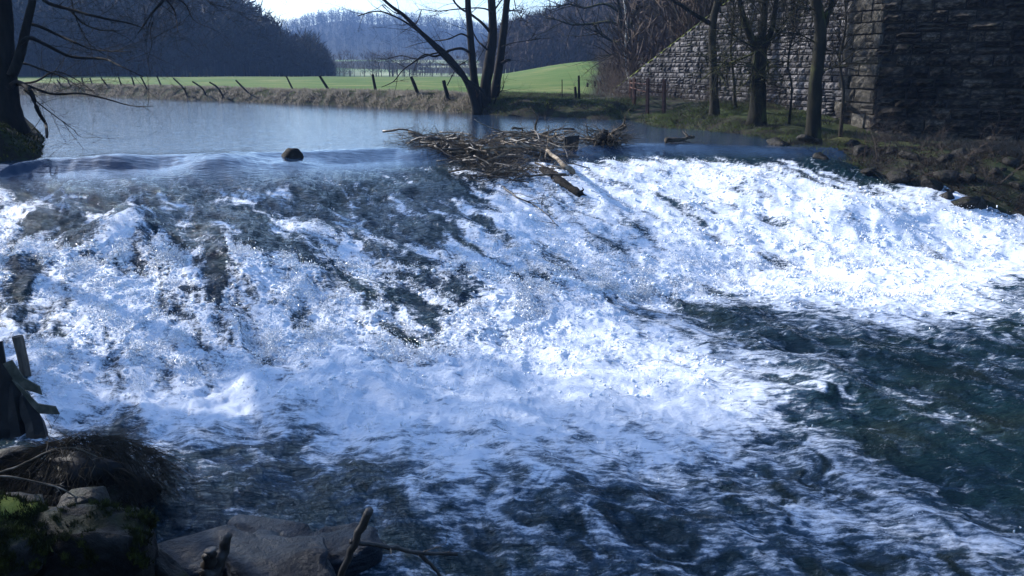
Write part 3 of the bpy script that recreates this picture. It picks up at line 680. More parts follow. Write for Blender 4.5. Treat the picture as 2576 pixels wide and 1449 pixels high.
for k, (x, y, h, fk) in ([q for q in enumerate([(-19.5, 20.5, 17, 9), (-22, 25, 16, 8), (-17.5, 13.5, 15, 8), (-24, 32, 17, 7), 0, (-22, 16, 17, 8)]) if q[1]]):
    simple_tree('bank_tree', 'leafless bank tree outside the left edge, ' + ('level with the middle of the weir slope', 'level with the weir crest', 'level with the foot of the weir', 'farthest upstream beside the pond', 'x', 'set back behind the others')[k], x, y, h, rg, M['bark_dark'], M['bark_dark'], fk + (-2 if k in (2, 5) else 1), 5 if k in (0, 2, 5) else 6, 4, .28, 'trees on the left bank beside the weir')

# oak by the meadow's right corner and its neighbours
rg = random.Random(31)
def PP(pts, y, jy=0): return path(pts, y, rg, jy)
yb = 66; base = at_y(1598, 180, yb); zb = gz(base.x, base.y)
T = PP([(1600, 190), (1590, 150), (1583, 110), (1580, 90)], yb)
limbs = [(PP([(1581, 98), (1565, 60), (1558, 20), (1545, -40)], yb, 1), .22, .1), (PP([(1583, 95), (1592, 50), (1605, 10), (1612, -60)], yb, 1), .2, .1),
 (PP([(1583, 100), (1578, 50), (1580, 0), (1575, -70)], yb, 1), .18, .08), (PP([(1580, 105), (1555, 108), (1530, 98), (1505, 80), (1495, 60)], yb, 2), .15, .04),
 (PP([(1563, 65), (1530, 55), (1490, 60), (1440, 62), (1400, 50), (1370, 45)], yb, 2), .12, .03), (PP([(1558, 30), (1520, 10), (1470, 20), (1430, 10), (1400, 20)], yb, 2), .1, .03),
 (PP([(1586, 125), (1605, 110), (1625, 95)], yb, 1), .07, .02), (PP([(1580, 140), (1550, 135), (1530, 138)], yb, 1), .06, .02), (PP([(1605, 20), (1640, 10), (1670, -10)], yb, 1), .09, .03)]
make_tree('oak_tree', 'spreading leafless tree with thick trunk behind the low end of the stone wall', Vector((base.x, base.y, min(zb, base.z))), [(T, .42, .3)], limbs, M['bark_mossy'], M['bark'], rg, (12, 3.2, .03))
yb = 63; T = PP([(1586, 205), (1577, 170), (1573, 120), (1577, 60), (1570, 0), (1565, -60)], yb)
make_tree('birch_tree', 'slim pale birch trunk left of the thick-trunked tree', T[0], [(T, .12, .05)], [(PP([(1573, 120), (1590, 80), (1600, 40)], yb, 1), .04, .01)], M['birch'], M['twig'], rg, (6, 2, .015), [(T, 0, 0, 10, 2)])
yb = 70; T = PP([(1694, 125), (1696, 90), (1690, 60), (1678, 20), (1665, -40)], yb); T2 = PP([(1693, 95), (1706, 50), (1712, 0), (1725, -60)], yb)
make_tree('woodland_tree', 'forked leafless tree behind the mossy slope of the wall coping', T[0], [(T, .28, .14), (T2, .18, .1)], [(PP([(1685, 45), (1650, 30), (1630, 0)], yb, 1), .08, .03)], M['bark'], M['bark'], rg, (10, 2.6, .025), [(T, 0, 0, 10, 3), (T2, 0, 0, 10, 3)])
# three trunks in front of the wing wall
yb = 39.5; T = PP([(1800, 266), (1796, 220), (1794, 150), (1792, 90), (1796, 40), (1805, 0), (1815, -90), (1820, -220)], yb)
lm = [(PP([(1793, 62), (1770, 50), (1745, 35), (1715, 15), (1690, 0), (1660, -30)], yb, 1), .12, .04), (PP([(1800, 40), (1810, 10), (1835, -30)], yb, 1), .1, .05)]
T[0].z = gz(T[0].x, T[0].y) - .1
make_tree('wall_tree', 'straight slender dark tree in front of the wing wall, nearest its sloping coping', T[0], [(T, .2, .13)], lm, M['bark'], M['bark'], rg, (12, 2.4, .022), [(T[3:], 0, 0, 26, 2.6)])
yb = 36.5; T = PP([(1905, 270), (1908, 235), (1906, 200), (1910, 150), (1915, 100)], yb); T[0].z = gz(T[0].x, T[0].y) - .1
U1 = PP([(1908, 140), (1888, 95), (1872, 50), (1860, 0), (1850, -80)], yb); U2 = PP([(1912, 130), (1918, 70), (1922, 20), (1925, -120)], yb); U3 = PP([(1914, 140), (1940, 80), (1950, 20), (1965, -80)], yb)
lm = [(PP(p, yb - .4, 1.2), .05, .014) for p in ([(1915, 115), (1960, 85), (2000, 50), (2040, 20)], [(1905, 130), (1860, 150), (1830, 160), (1790, 180)], [(1912, 120), (1940, 100), (1985, 40), (2010, 0)], [(1900, 120), (1870, 105), (1850, 90), (1840, 70)], [(1912, 125), (1930, 150), (1925, 195), (1915, 215)], [(1900, 130), (1895, 170), (1885, 200)])]
make_tree('pollard_tree', 'knotty mossy pollard with many thin shoots in the middle of the wing wall', T[0], [(T, .33, .28), (U1, .16, .1), (U2, .2, .12), (U3, .14, .08)], lm, M['bark_mossy'], M['bark_mossy'], rg, (20, 1.9, .021), [(T[1:], 0, 0, 46, 1.6), (U1, 0, 0, 18, 1.9), (U2, 0, 0, 18, 1.9), (U3, 0, 0, 18, 1.9)], droop=.1)
yb = 31; T = PP([(2050, 300), (2050, 250), (2052, 200), (2060, 140), (2064, 80), (2058, 30), (2050, -20), (2045, -200)], yb); T[0].z = gz(T[0].x, T[0].y) - .15
U1 = PP([(2064, 90), (2080, 40), (2092, 0), (2110, -120)], yb)
lm = [(PP([(2055, 190), (2090, 170), (2110, 165)], yb, .6), .03, .01), (PP([(2055, 110), (2020, 90), (1990, 80)], yb, .6), .03, .01)]
make_tree('leaning_tree', 'thick dark trunk with flared roots at the bank edge left of the wall corner', T[0], [(T, .25, .17), (U1, .12, .08)], lm, M['bark_mossy'], M['bark'], rg, (12, 1.8, .019), [(T[3:], 0, 0, 24, 2.4), (U1, 0, 0, 14, 2)])
# more trees among and behind them
for lab, pth, y_, r_ in (('thin dark trunk just left of the pollard in front of the wing wall', [(1850, 268), (1846, 200), (1838, 120), (1846, 40), (1838, -60)], 40, .07),
                         ('thin leaning sapling between the pollard and the leaning trunk', [(1988, 275), (1992, 220), (1982, 160), (1996, 80), (2010, -20)], 36, .05),
                         ('slim double-stemmed tree beside the quoined corner of the pier', [(2118, 300), (2122, 230), (2112, 150), (2128, 60), (2120, -60)], 32, .06)):
    T = PP(pth, y_); T[0].z = gz(T[0].x, T[0].y) - .1
    make_tree('slender_tree', lab, T[0], [(T, r_, r_ * .5)], [], M['bark'], M['bark'], rg, (1, 1, .018), [(T[1:], 0, 0, 24, 2.0)])
tb = TB()
for (u, v, y_) in ((2200, 250, 31), (2240, 300, 29), (2330, 340, 27.5), (2420, 350, 27), (2180, 330, 28), (2290, 380, 26), (2400, 420, 25.5), (2500, 440, 25)):
    for k in range(9):
        q = at_y(u + rg.gauss(0, 25), v, y_); z_ = gz(q.x, q.y); grow(tb, (q.x, q.y, z_), (rg.gauss(0, .6), rg.gauss(0, .6), .7), rg.uniform(.5, 1.5), .010, 2, rg, .15, .5, 3, .004, 0, 4)
o = link('brambles', tb.mesh('brambles'), M['twig_warm']); tag(o, 'tangled brown brambles on the dark slope below the pier', 'brambles', kind='stuff')
# roots of that tree crawling down the bank
tb = TB()
for k in range(34):
    a = rg.uniform(-2.9, -.1); p = Vector(T[0]); pts = []
    for i in range(6):
        x = p.x + math.cos(a) * i * .32 + rg.uniform(-.08, .08); y = p.y + math.sin(a) * i * .32; pts.append(Vector((x, y, gz(x, y) + .06 - .02 * i)))
    tb.tube(pts, lin(.09, .03, 6), 5, rough=.1)
o = link('tree_roots', tb.mesh('tree_roots'), M['bark_mossy']); tag(o, 'gnarled roots spreading over the bank edge below the leaning trunk', 'roots')

# ------------------------------------------------------------------ stone walls
def stone_mesh(seed, n1=5, n2=3, bulge=.16):
    rg = np.random.default_rng(seed); X = np.linspace(-.5, .5, n1); Z = np.linspace(-.5, .5, n2)
    V = []; 
    for iz in range(n2):
        for ix in range(n1):
            e = ix in (0, n1 - 1) or iz in (0, n2 - 1)
            V.append((X[ix] * (.97 if e else 1) + rg.uniform(-.02, .02), -(0 if e else bulge) * rg.uniform(.35, 1.4) - rg.uniform(0, .05), Z[iz] * (.93 if e else 1) + rg.uniform(-.035, .035)))
    nb = len(V)
    ring = [iz * n1 + ix for iz, ix in [(0, i) for i in range(n1)] + [(j, n1 - 1) for j in range(1, n2)] + [(n2 - 1, i) for i in range(n1 - 2, -1, -1)] + [(j, 0) for j in range(n2 - 2, 0, -1)]]
    for r in ring: V.append((V[r][0], .55, V[r][2]))
    Fc = []
    for iz in range(n2 - 1):
        for ix in range(n1 - 1):
            a = iz * n1 + ix; Fc += [(a, a + 1, a + n1 + 1), (a, a + n1 + 1, a + n1)]
    m = len(ring)
    for k in range(m):
        a, b = ring[k], ring[(k + 1) % m]; c, d = nb + (k + 1) % m, nb + k; Fc += [(a, d, c), (a, c, b)]
    return np.array(V), np.array(Fc)
def stone_wall(root, P0, P1, ztop, zbot, hrange, wrange, mat, seed, limit=300, depth=.35, jit=.03, bulge=.16, skip=None, name='stone', focus=None):
    rg = random.Random(seed); P0 = Vector((*P0, 0)); P1 = Vector((*P1, 0)); D = (P1 - P0); Ln = D.length; D.normalize()
    ang = math.atan2(D.y, D.x)      # outward normal is local -y
    vs = [stone_mesh(seed * 50 + i, bulge=bulge) for i in range(14)]
    mes = []
    for V, Fc in vs:
        me = mesh_np(name, V, Fc, False); me.materials.append(mat); mes.append(me)
    z = min(zbot(0), zbot(Ln)) - .3; rows = []
    while z < max(ztop(0), ztop(Ln)):
        h = rg.uniform(*hrange); s = rg.uniform(-.4, 0)
        while s < Ln:
            wd = rg.uniform(*wrange); 
            if s + wd > Ln: wd = max(Ln - s, .2)
            sub = rg.random()
            cells = [(s, wd, z, h)] if sub > .15 else [(s, wd, z, h * .5), (s, wd, z + h * .5, h * .5)]
            for (cs, cw, cz, ch) in cells:
                mid = cs + cw / 2
                if cz + ch < ztop(mid) + .06 and cz + ch > zbot(mid) - .1 and mid > 0 and not (skip and skip(mid, cz)): rows.append((mid, cw, cz + ch / 2, ch))
            s += wd
        z += h
    # the ones that show largest (inside the frame) become parts
    def score(r):
        p = P0 + D * r[0]; u, v = proj(p.x, p.y, r[2]); a = r[1] * r[3] / p.y ** 2
        return -a * (1 if (0 < u < 2576 and -10 < v < 1449) else .001)
    rows.sort(key=score); rest = []
    for i, (mid, cw, cz, ch) in enumerate(rows):
        prot = rg.gauss(0, jit); p = P0 + D * mid; loc = Vector((p.x + D.y * (prot), p.y - D.x * prot, cz)); k = rg.randrange(14)
        sc = (cw - .035, depth * rg.uniform(.7, 1.2), ch - .034); tilt = rg.gauss(0, .012)
        if i < limit:
            o = bpy.data.objects.new(name, mes[k]); COL.objects.link(o); o.parent = root
            o.location = loc - Vector(root.location); o.rotation_euler = (rg.gauss(0, .03), tilt, ang); o.scale = sc
        else:
            Mx = Matrix.Translation(loc - Vector(root.location)) @ Matrix.Rotation(ang, 4, 'Z') @ Matrix.Diagonal((*sc, 1)); V, Fc = vs[k]
            Vh = np.c_[V, np.ones(len(V))] @ np.array(Mx).T; rest.append((Vh[:, :3], Fc))
    if rest:
        off = 0; VV = []; FF = []
        for V, Fc in rest: VV.append(V); FF.append(Fc + off); off += len(V)
        o = link('stone_courses', mesh_np('stone_courses', np.concatenate(VV), np.concatenate(FF), False), mat, root); tag(o, kind='stuff')
    # core behind the stones: follows the sloping top
    n = 24; V = []; nrm = Vector((-D.y, D.x, 0))     # away from the viewer
    for i in range(n):
        s = Ln * i / (n - 1); p = P0 + D * s; zt = ztop(s) - .05; zb = zbot(s) - .8
        for off_, zz in ((.10, zb), (.10, zt), (1.3, zt), (1.3, zb)):
            q = p + nrm * off_; V.append((q.x - root.location.x, q.y - root.location.y, zz - root.location.z))
    Fc = [(4 * i + k, 4 * i + (k + 1) % 4, 4 * (i + 1) + (k + 1) % 4, 4 * (i + 1) + k) for i in range(n - 1) for k in range(4)] + [(0, 3, 2, 1), (4 * n - 4, 4 * n - 3, 4 * n - 2, 4 * n - 1)]
    link('mortar_core', mesh_np('mortar_core', V, Fc, False), M['mortar'], root)
W0, W1 = (6.6, 59.1), (14.05, 36.5)
wl = math.dist(W0, W1)
ztop = lambda s: min(.95 + .352 * s, 8.6)
wd_ = (Vector(W1) - Vector(W0)).normalized()
zg = lambda s: gz(W0[0] + wd_.x * s - .5, W0[1] + wd_.y * s - .2)
wing = empty('wing_wall', (W0[0], W0[1], .5)); tag(wing, 'grey rough stone wing wall with a sloping mossy top behind the trees', 'wall')
stone_wall(wing, W0, W1, ztop, zg, (.21, .33), (.26, .62), M['stone'], 3, depth=.42)
# mossy coping stones up the slope
s = .2; rg = random.Random(77); cop = []
for i in range(6): cop.append(stone_mesh(900 + i))
cms = []
for V, Fc in cop:
    me = mesh_np('coping_stone', V, Fc, True); me.materials.append(M['stone_moss']); cms.append(me)
sl = math.atan(.352)
while s < wl - 1:
    q = rg.uniform(.6, 1.0); m = s + q / 2
    o = bpy.data.objects.new('coping_stone', rg.choice(cms)); COL.objects.link(o); o.parent = wing
    p = Vector((W0[0] + wd_.x * m, W0[1] + wd_.y * m, ztop(m) + .06)) + Vector((-wd_.y, wd_.x, 0)) * .2
    o.location = p - Vector(wing.location); o.rotation_mode = 'XYZ'
    o.matrix_basis = Matrix.Translation(p - Vector(wing.location)) @ Matrix.Rotation(math.atan2(wd_.y, wd_.x), 4, 'Z') @ Matrix.Rotation(-sl, 4, 'Y') @ Matrix.Diagonal((q + .04, .75, .2, 1))
    s += q
# abutment pier: quoined corner, then the dark face
pier = empty('bridge_pier', (14.6, 34.8, 0)); tag(pier, 'dark brown rough stone bridge pier filling the right edge', 'bridge pier')
Q0, Q1 = (13.75, 36.6), (14.35, 34.55)
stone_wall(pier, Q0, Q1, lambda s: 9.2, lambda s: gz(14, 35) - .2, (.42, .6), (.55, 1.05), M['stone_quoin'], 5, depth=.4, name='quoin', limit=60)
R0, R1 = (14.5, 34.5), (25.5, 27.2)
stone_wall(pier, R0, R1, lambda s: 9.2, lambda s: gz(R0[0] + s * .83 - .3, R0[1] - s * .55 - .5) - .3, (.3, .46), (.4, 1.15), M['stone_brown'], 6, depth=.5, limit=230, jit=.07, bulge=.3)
# embankment behind the wing wall
def embankment():
    n, m = 60, 40; V = []; nrm = Vector((-wd_.y, wd_.x))
    for i in range(n):
        s = -3 + (wl + 9) * i / (n - 1); p = Vector(W0) + wd_ * s
        for j in range(m):
            d = 1.0 + 26 * (j / (m - 1)) ** 1.3; q = p + nrm * d
            V.append((q.x, q.y, ztop(max(s, -2)) - .12 + .22 * d * .6 + .25 * float(fbm(np.array(q.x * .4), np.array(q.y * .4), 3, 5))))
    Fc = [(i * m + j, (i + 1) * m + j, (i + 1) * m + j + 1, i * m + j + 1) for i in range(n - 1) for j in range(m - 1)]
    o = link('embankment', mesh_np('embankment', V, Fc), rough_mat('leafy_soil', [(.05, .035, .025), (.12, .085, .06), (.2, .14, .1)], 2, bdist=.08), None); tag(o, kind='structure')
    return np.array(V).reshape(n, m, 3)
EV = embankment()

# ------------------------------------------------------------------ grasses and undergrowth
def blades(name, label, cat, P, h, wd, mat, seed, lean=.5, parent=None):
    rg = np.random.default_rng(seed); n = len(P); th = rg.uniform(0, 2 * PI, n); H = rg.uniform(h[0], h[1], n); W = rg.uniform(wd[0], wd[1], n)
    side = np.stack([np.cos(th), np.sin(th) * .3, 0 * th], 1) * W[:, None]
    tip = np.stack([rg.normal(0, lean, n) * H, rg.normal(0, lean, n) * H, H * rg.uniform(.35, 1, n)], 1)
    o = link(name, tris_mesh(name, P - side - [0, 0, .03], P + side - [0, 0, .03], P + tip), mat); tag(o, label, cat, kind='stuff'); return o
def along_bank(n, u0, u1, smin, smax, seed, clump=1.3):
    """points on land at smin..smax metres from the water, seen between photo columns u0 and u1"""
    rg = np.random.default_rng(seed); L = np.array(far_bank + right_bank); seg = np.hypot(*np.diff(L, axis=0).T); cs = np.r_[0, np.cumsum(seg)]
    out = []
    while len(out) < n:
        t = rg.uniform(0, cs[-1], n * 3); i = np.clip(np.searchsorted(cs, t) - 1, 0, len(seg) - 1); f = (t - cs[i]) / seg[i]
        p = L[i] * (1 - f[:, None]) + L[i + 1] * f[:, None]; d = (L[i + 1] - L[i]) / seg[i][:, None]; nr = np.stack([-d[:, 1], d[:, 0]], 1)
        p = p + nr * rg.uniform(smin, smax, len(t))[:, None]
        u, v = proj(p[:, 0], np.maximum(p[:, 1], 5), 0 * p[:, 0]); wgt = (1 / np.maximum(p[:, 1], 10)) ** 1 * 26
        k = (u > u0) & (u < u1) & (rg.random(len(t)) < wgt) & (perlin(p[:, 0] * clump, p[:, 1] * clump, seed) > -.18)
        out += list(p[k])
    P = np.array(out[:n]); sd = river_sd(P[:, 0], P[:, 1]); k = sd > .02
    P = P[k]; return np.c_[P, ground_z(P[:, 0], P[:, 1], sd[k])]
blades('dry_grass', 'pale dry grass hanging over the far bank below the leaning posts', 'grass', along_bank(42000, 40, 1210, .02, 2.3, 61), (.08, .34), (.012, .04), M['dead'], 62, .6)
blades('bank_grass', 'low green grass patches along the top of the far bank', 'grass', along_bank(16000, 40, 1700, .6, 2.9, 63, .6), (.06, .2), (.012, .03), M['green_blade'], 64, .4)
blades('bank_herbs', 'dull green and brown ground plants on the bank in front of the stone wall', 'ground plants', along_bank(26000, 1200, 2200, .1, 7, 65, .8), (.05, .2), (.01, .03), M['green_blade'], 66, .6)
blades('dead_stalks', 'brown dead stalks and litter strewn along the right bank', 'dead plants', along_bank(42000, 1200, 2620, .05, 8, 67, .9), (.06, .3), (.006, .022), M['dead_dark'], 68, 1.0)
blades('leaf_litter', 'reddish brown fallen leaves on the bank below the dark pier', 'leaves', along_bank(16000, 2100, 2620, .6, 6, 69, .5), (.03, .09), (.02, .05), M['leaf'], 70, 1.2)
# brush at the wall foot and the meadow corner
def brush(name, label, pts, h, mat, seed, cnt=1, r=.008, lean=.5):
    rg = random.Random(seed); tb = TB()
    for (x, y) in pts:
        for k in range(cnt):
            xx, yy = x + rg.gauss(0, .25), y + rg.gauss(0, .25); grow(tb, (xx, yy, gz(xx, yy) - .03), (rg.gauss(0, lean), rg.gauss(0, lean), 1), h * rg.uniform(.5, 1.2), r, 1, rg, .1, .5, 4, r * .5, 0, 3)
    o = link(name, tb.mesh(name), mat); tag(o, label, 'brush', kind='stuff'); return o
rg = random.Random(90); pts = []
for k in range(130):
    y = rg.uniform(38, 58); x = W0[0] + (59.1 - y) * .3297 - rg.uniform(.4, 1.8); pts.append((x, y))
brush('undergrowth', 'leafless brown undergrowth at the foot of the wing wall', pts, 1.0, M['twig_warm'], 91, 2, .009)
pts = []
for k in range(170):
    y = rg.uniform(50, 110); x = .104 * y + rg.gauss(.9, .7) ; pts.append((x, y))
brush('thicket', 'reddish brown thicket bordering the green meadow at its right corner', pts, 2.0, M['twig_warm'], 92, 3, .016)
# wood on the embankment
n_ = EV.shape; pts = EV.reshape(-1, 3); rgn = np.random.default_rng(95); sel = pts[rgn.choice(len(pts), 240)] + np.c_[rgn.normal(0, .5, (240, 2)), np.zeros(240)]
forest('saplings', 'thin brown saplings crowding the embankment above the wing wall', sel, 2.5, 6.5, M['forest_brown'], 170, 0, 96)

# ------------------------------------------------------------------ leaning fence posts on the far bank
def post(pts, r, label, y=None, mat='bark_dark', name='fence_post', group='leaning posts of the old fence along the far bank', cat='post', n=8):
    b = pts[-1]
    if y is None:
        y0 = 50.0                                  # walk along the ray until the ground is met
        for yy in np.arange(30, 130, .25):
            q = at_y(b[0], b[1], yy)
            if q.z < gz(q.x, q.y): y0 = yy; break
        y = y0
    P = [at_y(p[0], p[1], y) for p in pts][::-1]; base = P[0].copy(); P[0] = P[0] + (P[0] - P[1]).normalized() * .3
    tb = TB(); tb.tube(smooth_path(P, 3), lin(r * 1.1, r * .85, 3 * (len(P) - 1) + 1), n, rough=.12)
    o = link(name, local(tb.mesh(name, False), base), M[mat]); o.location = base
    tag(o, label, cat, group); return o, y
FP = [([(143, 200), (155, 217)], 'short slanting fence post farthest left, seen through the low branches'),
 ([(168, 197), (180, 222)], 'leaning fence post second from the left, behind the drooping branch'),
 ([(205, 195), (211, 218)], 'nearly upright thin fence post third from the left end'),
 ([(226, 196), (233, 214)], 'thin fence post close right of the third post from the left'),
 ([(254, 195), (272, 219)], 'strongly slanting post fifth from the left end of the row'),
 ([(298, 193), (306, 217)], 'thin upright post sixth from the left end of the row'),
 ([(331, 193), (339, 219)], 'thin upright post left of the long dark slanting one'),
 ([(354, 193), (373, 229)], 'long dark slanting post whose foot reaches down the grassy bank'),
 ([(394, 190), (407, 219)], 'slim post with its top above the meadow edge, eighth gap along the bank'),
 ([(436, 197), (465, 226), (470, 246)], 'post leaning far left and bent at the bank, first of three alike'),
 ([(484, 205), (512, 226), (517, 247)], 'post leaning far left and bent at the bank, second of three alike'),
 ([(527, 207), (549, 222), (563, 248)], 'leaning post wrapped in a dark clump of roots at its foot'),
 ([(593, 202), (627, 236)], 'straight post leaning steeply left, right of the dark root clump'),
 ([(720, 191), (736, 224)], 'lone leaning post left of the middle of the far bank'),
 ([(804, 191), (828, 228)], 'leaning post with pale roots hanging below its foot'),
 ([(937, 187), (945, 229)], 'tall almost upright grey post near the middle of the far bank'),
 ([(1034, 193), (1053, 240)], 'stout leaning post second to the left of the multi-stemmed tree'),
 ([(1116, 202), (1121, 225), (1129, 252)], 'thick blunt post nearest to the multi-stemmed tree')]
posts = []
for i, (p, l) in enumerate(FP): o, y = post(p, .07 + .03 * (i > 13) + .02 * (i > 15), l); posts.append((o, y, p))
for p, r, l in (([(1447, 218), (1449, 250)], .08, 'left one of two dark posts paired on the bank right of the tree'), ([(1456, 190), (1457, 250)], .075, 'taller right one of two dark posts paired on the bank'),
                ([(1414, 200), (1414, 249)], .03, 'thin stake standing alone between tree and paired posts'), ([(1478, 208), (1478, 219)], .09, 'short stump post in the meadow right of the paired posts'),
                ([(1496, 204), (1497, 217)], .08, 'short stump post at the meadow corner beside the brown thicket'), ([(1510, 200), (1512, 217)], .08, 'weathered stub of a post in front of the brown thicket')):
    post(p, r, l, group=None)
# wooden fence before the wing wall
b0 = at_y(1630, 256, 47.5)
fence = empty('rail_fence', (b0.x, b0.y, gz(b0.x, b0.y))); tag(fence, 'short brown post and rail fence before the low end of the wing wall', 'fence')
tops = []
for u, v0, v1, y, r in ((1586, 200, 240, 50, .07), (1596, 197, 242, 47, .1), (1630, 197, 256, 44, .1), (1671, 199, 255, 43.5, .1)):
    a, b = at_y(u, v0, y), at_y(u, v1, y); b.z = min(b.z, gz(b.x, b.y)) - .1
    tb = TB(); tb.tube([b, a], r, 4, rough=.05); link('post', local(tb.mesh('post', False), fence.location), M['rusty'], fence); tops.append((a, b))
for k in (0, 1, 2):
    for f in (.15, .35):
        a = tops[k][0].lerp(tops[k][1], f); b = tops[k + 1][0].lerp(tops[k + 1][1], f)
        tb = TB(); tb.tube([a, (a + b) / 2 - Vector((0, 0, .03)), b], .035, 5); link('rail', local(tb.mesh('rail'), fence.location), M['rusty'], fence)

# ------------------------------------------------------------------ rocks
def rock(name, label, loc, size, seed, mat, slab=False, rot=(0, 0, 0), group=None, sub=3, cat='boulder'):
    import bmesh
    bm = bmesh.new(); bmesh.ops.create_icosphere(bm, subdivisions=sub, radius=1); rg = np.random.default_rng(seed)
    V = np.array([v.co for v in bm.verts])
    if slab: V = np.sign(V) * np.abs(V) ** .55; 
    for k in range(9):                       # split faces
        nn = rg.normal(size=3); nn /= np.linalg.norm(nn); d = rg.uniform(.62, .9); q = V @ nn; V = V - np.outer(np.maximum(q - d, 0) * .92, nn)
    nz = fbm(V[:, 0] * 1.5 + seed, V[:, 1] * 1.5 + V[:, 2] * 1.7, 4, seed); V = V * (1 + .2 * nz[:, None] + .07 * fbm(V[:, 0] * 5 + seed, V[:, 1] * 5 + V[:, 2] * 4, 3, seed + 5)[:, None])
    V[:, 2] += .04 * np.round(V[:, 2] * 4 + nz) / 1
    for v, c in zip(bm.verts, V): v.co = Vector(c * np.array(size) * .5)
    me = bpy.data.meshes.new(name); bm.to_mesh(me); bm.free()
    for p in me.polygons: p.use_smooth = True
    o = link(name, me, mat); o.location = loc; o.rotation_euler = rot; tag(o, label, cat, group); return o
# foreground slabs at the near bank
def px_rock(label, u, v, z, size, seed, mat='rock', rot=(0, 0, 0), slab=True, sub=4, **k):
    return rock('boulder', label, at_z(u, v, z), size, seed, M[mat], slab, rot, sub=sub, **k)
px_rock('large wet flat boulder glistening beside the driftwood stub at the bottom', 480, 1420, -1.9, (1.35, .85, .42), 1, rot=(.12, -.12, .3))
px_rock('broad blue-grey slab at the bottom edge between driftwood stub and forked branch', 720, 1455, -1.85, (1.35, .9, .4), 2, rot=(.15, .1, -.3))
px_rock('thin wet slab lying just behind the bottom boulders', 705, 1352, -2.02, (1.15, .5, .3), 3, rot=(.05, .06, -.2))
px_rock('blocky dark boulder under the forked branch', 855, 1408, -1.95, (.8, .62, .5), 4, rot=(0, .1, .3))
px_rock('small dark rock wedged between the slabs', 665, 1385, -2.0, (.4, .3, .3), 5, rot=(0, .2, .3), sub=3)
px_rock('long angular slab with lichen pointing at the water, lower left', 350, 1408, -1.45, (1.5, .42, .45), 6, 'rock_moss', rot=(.1, .42, -.5))
px_rock('dark boulder in the shade at the lower left corner', 190, 1440, -1.3, (1.2, .8, .8), 7, 'rock_moss', rot=(0, .1, .2))
px_rock('mossy boulder at the left edge below the brush', 20, 1330, -1.0, (.6, .5, .4), 8, 'stone_moss', rot=(0, .1, .2))
px_rock('bright green mossy rock in the bottom left corner', 15, 1405, -.95, (.5, .5, .4), 9, 'rock_moss', rot=(0, .1, .2), slab=False)
for i in range(16):
    rg = random.Random(300 + i)
    uu, vv = rg.uniform(0, 330), rg.uniform(1180, 1449)
    px_rock(('pale-topped' if i % 2 else 'dark') + ' bank stone on the near left bank, ' + ('at the left edge ' if uu < 90 else 'under the brush heap ' if uu < 220 else 'next to the water ') + ('high up' if vv < 1270 else 'half way down' if vv < 1370 else 'at the bottom'), uu, vv, rg.uniform(-1.7, -1.2), (rg.uniform(.3, .7), rg.uniform(.3, .6), rg.uniform(.25, .45)), 310 + i, 'rock_moss', (rg.uniform(-.3, .3), rg.uniform(-.3, .3), rg.uniform(0, 3)), sub=3, group='stones of the near left bank')
# boulders breaking the weir crest
rock('crest_boulder', 'dark boulder breaking the smooth water of the weir crest', at_z(735, 402, -.2), (.8, .62, .66), 21, M['wet_black'], False)
# riprap along the right bank
rg = random.Random(55)
RB = right_bank
for i in range(34):
    k = rg.choices(range(-2, 6), weights=[1, 1, 2, 3, 3, 3, 3, 3])[0]
    pl = [far_bank[-3], far_bank[-2], far_bank[-1]] + RB; a, b = pl[k + 2], pl[k + 3]; t = rg.random(); s = rg.random() ** 1.2 * 3.6 - .1
    dx, dy = b[0] - a[0], b[1] - a[1]; L_ = math.hypot(dx, dy); x = a[0] + dx * t - dy / L_ * s; y = a[1] + dy * t + dx / L_ * s
    sz = rg.uniform(.25, .75) * (1 if s < 2 else .7); u_, v_ = proj(x, y, gz(x, y))
    zone = 'left of the leaning trunk' if u_ < 2030 else 'below the leaning trunk' if u_ < 2150 else 'below the quoined corner' if u_ < 2260 else 'under the left half of the pier' if u_ < 2380 else 'under the right half of the pier' if u_ < 2500 else 'at the right edge'
    lab_ = ('large' if sz > .55 else 'middling' if sz > .38 else 'small') + ' dark mossy rock ' + ('at the water line ' if s < .8 else 'part way up the bank ' if s < 2 else 'high on the bank ') + zone
    rock('bank_rock', lab_, Vector((x, y, gz(x, y) + sz * .1)), (sz * rg.uniform(1, 1.7), sz, sz * rg.uniform(.45, .7)), 400 + i, M['rock_moss'], True, (rg.uniform(-.4, .4), rg.uniform(-.5, .5), rg.uniform(0, 3)), 'riprap rocks along the right bank', 2 if sz < .4 else 3, 'rock')

# ------------------------------------------------------------------ driftwood
def stick(name, label, pts, r0, r1, mat, cat='branch', forks=0, seed=1, parent=None, n=7, group=None, fl=.4, fr=.35):
    rg = random.Random(seed); P = smooth_path([Vector(p) for p in pts], 4); P = [p + Vector((rg.gauss(0, min(r0, .06) * .25), rg.gauss(0, min(r0, .06) * .25), rg.gauss(0, min(r0, .06) * .25))) for p in P]
    tb = TB(); tb.tube(P, lin(r0, r1, len(P)), n, rough=.14)
    for k in range(forks):
        i = rg.randrange(len(P) // 3, len(P) - 1); d = (P[i] - P[i - 1]).normalized() + Vector((rg.uniform(-1, 1), rg.uniform(-1, 1), rg.uniform(-.2, 1)))
        grow(tb, P[i], d, fl * rg.uniform(.5, 1.3), r0 * fr, 1, rg, 0, .5, 2, .004, 0, 3)
    me = tb.mesh(name); b = P[0].copy()
    if parent: me = local(me, parent.location); o = link(name, me, mat, parent)
    else: o = link(name, local(me, b), mat); o.location = b; tag(o, label, cat, group)
    return o
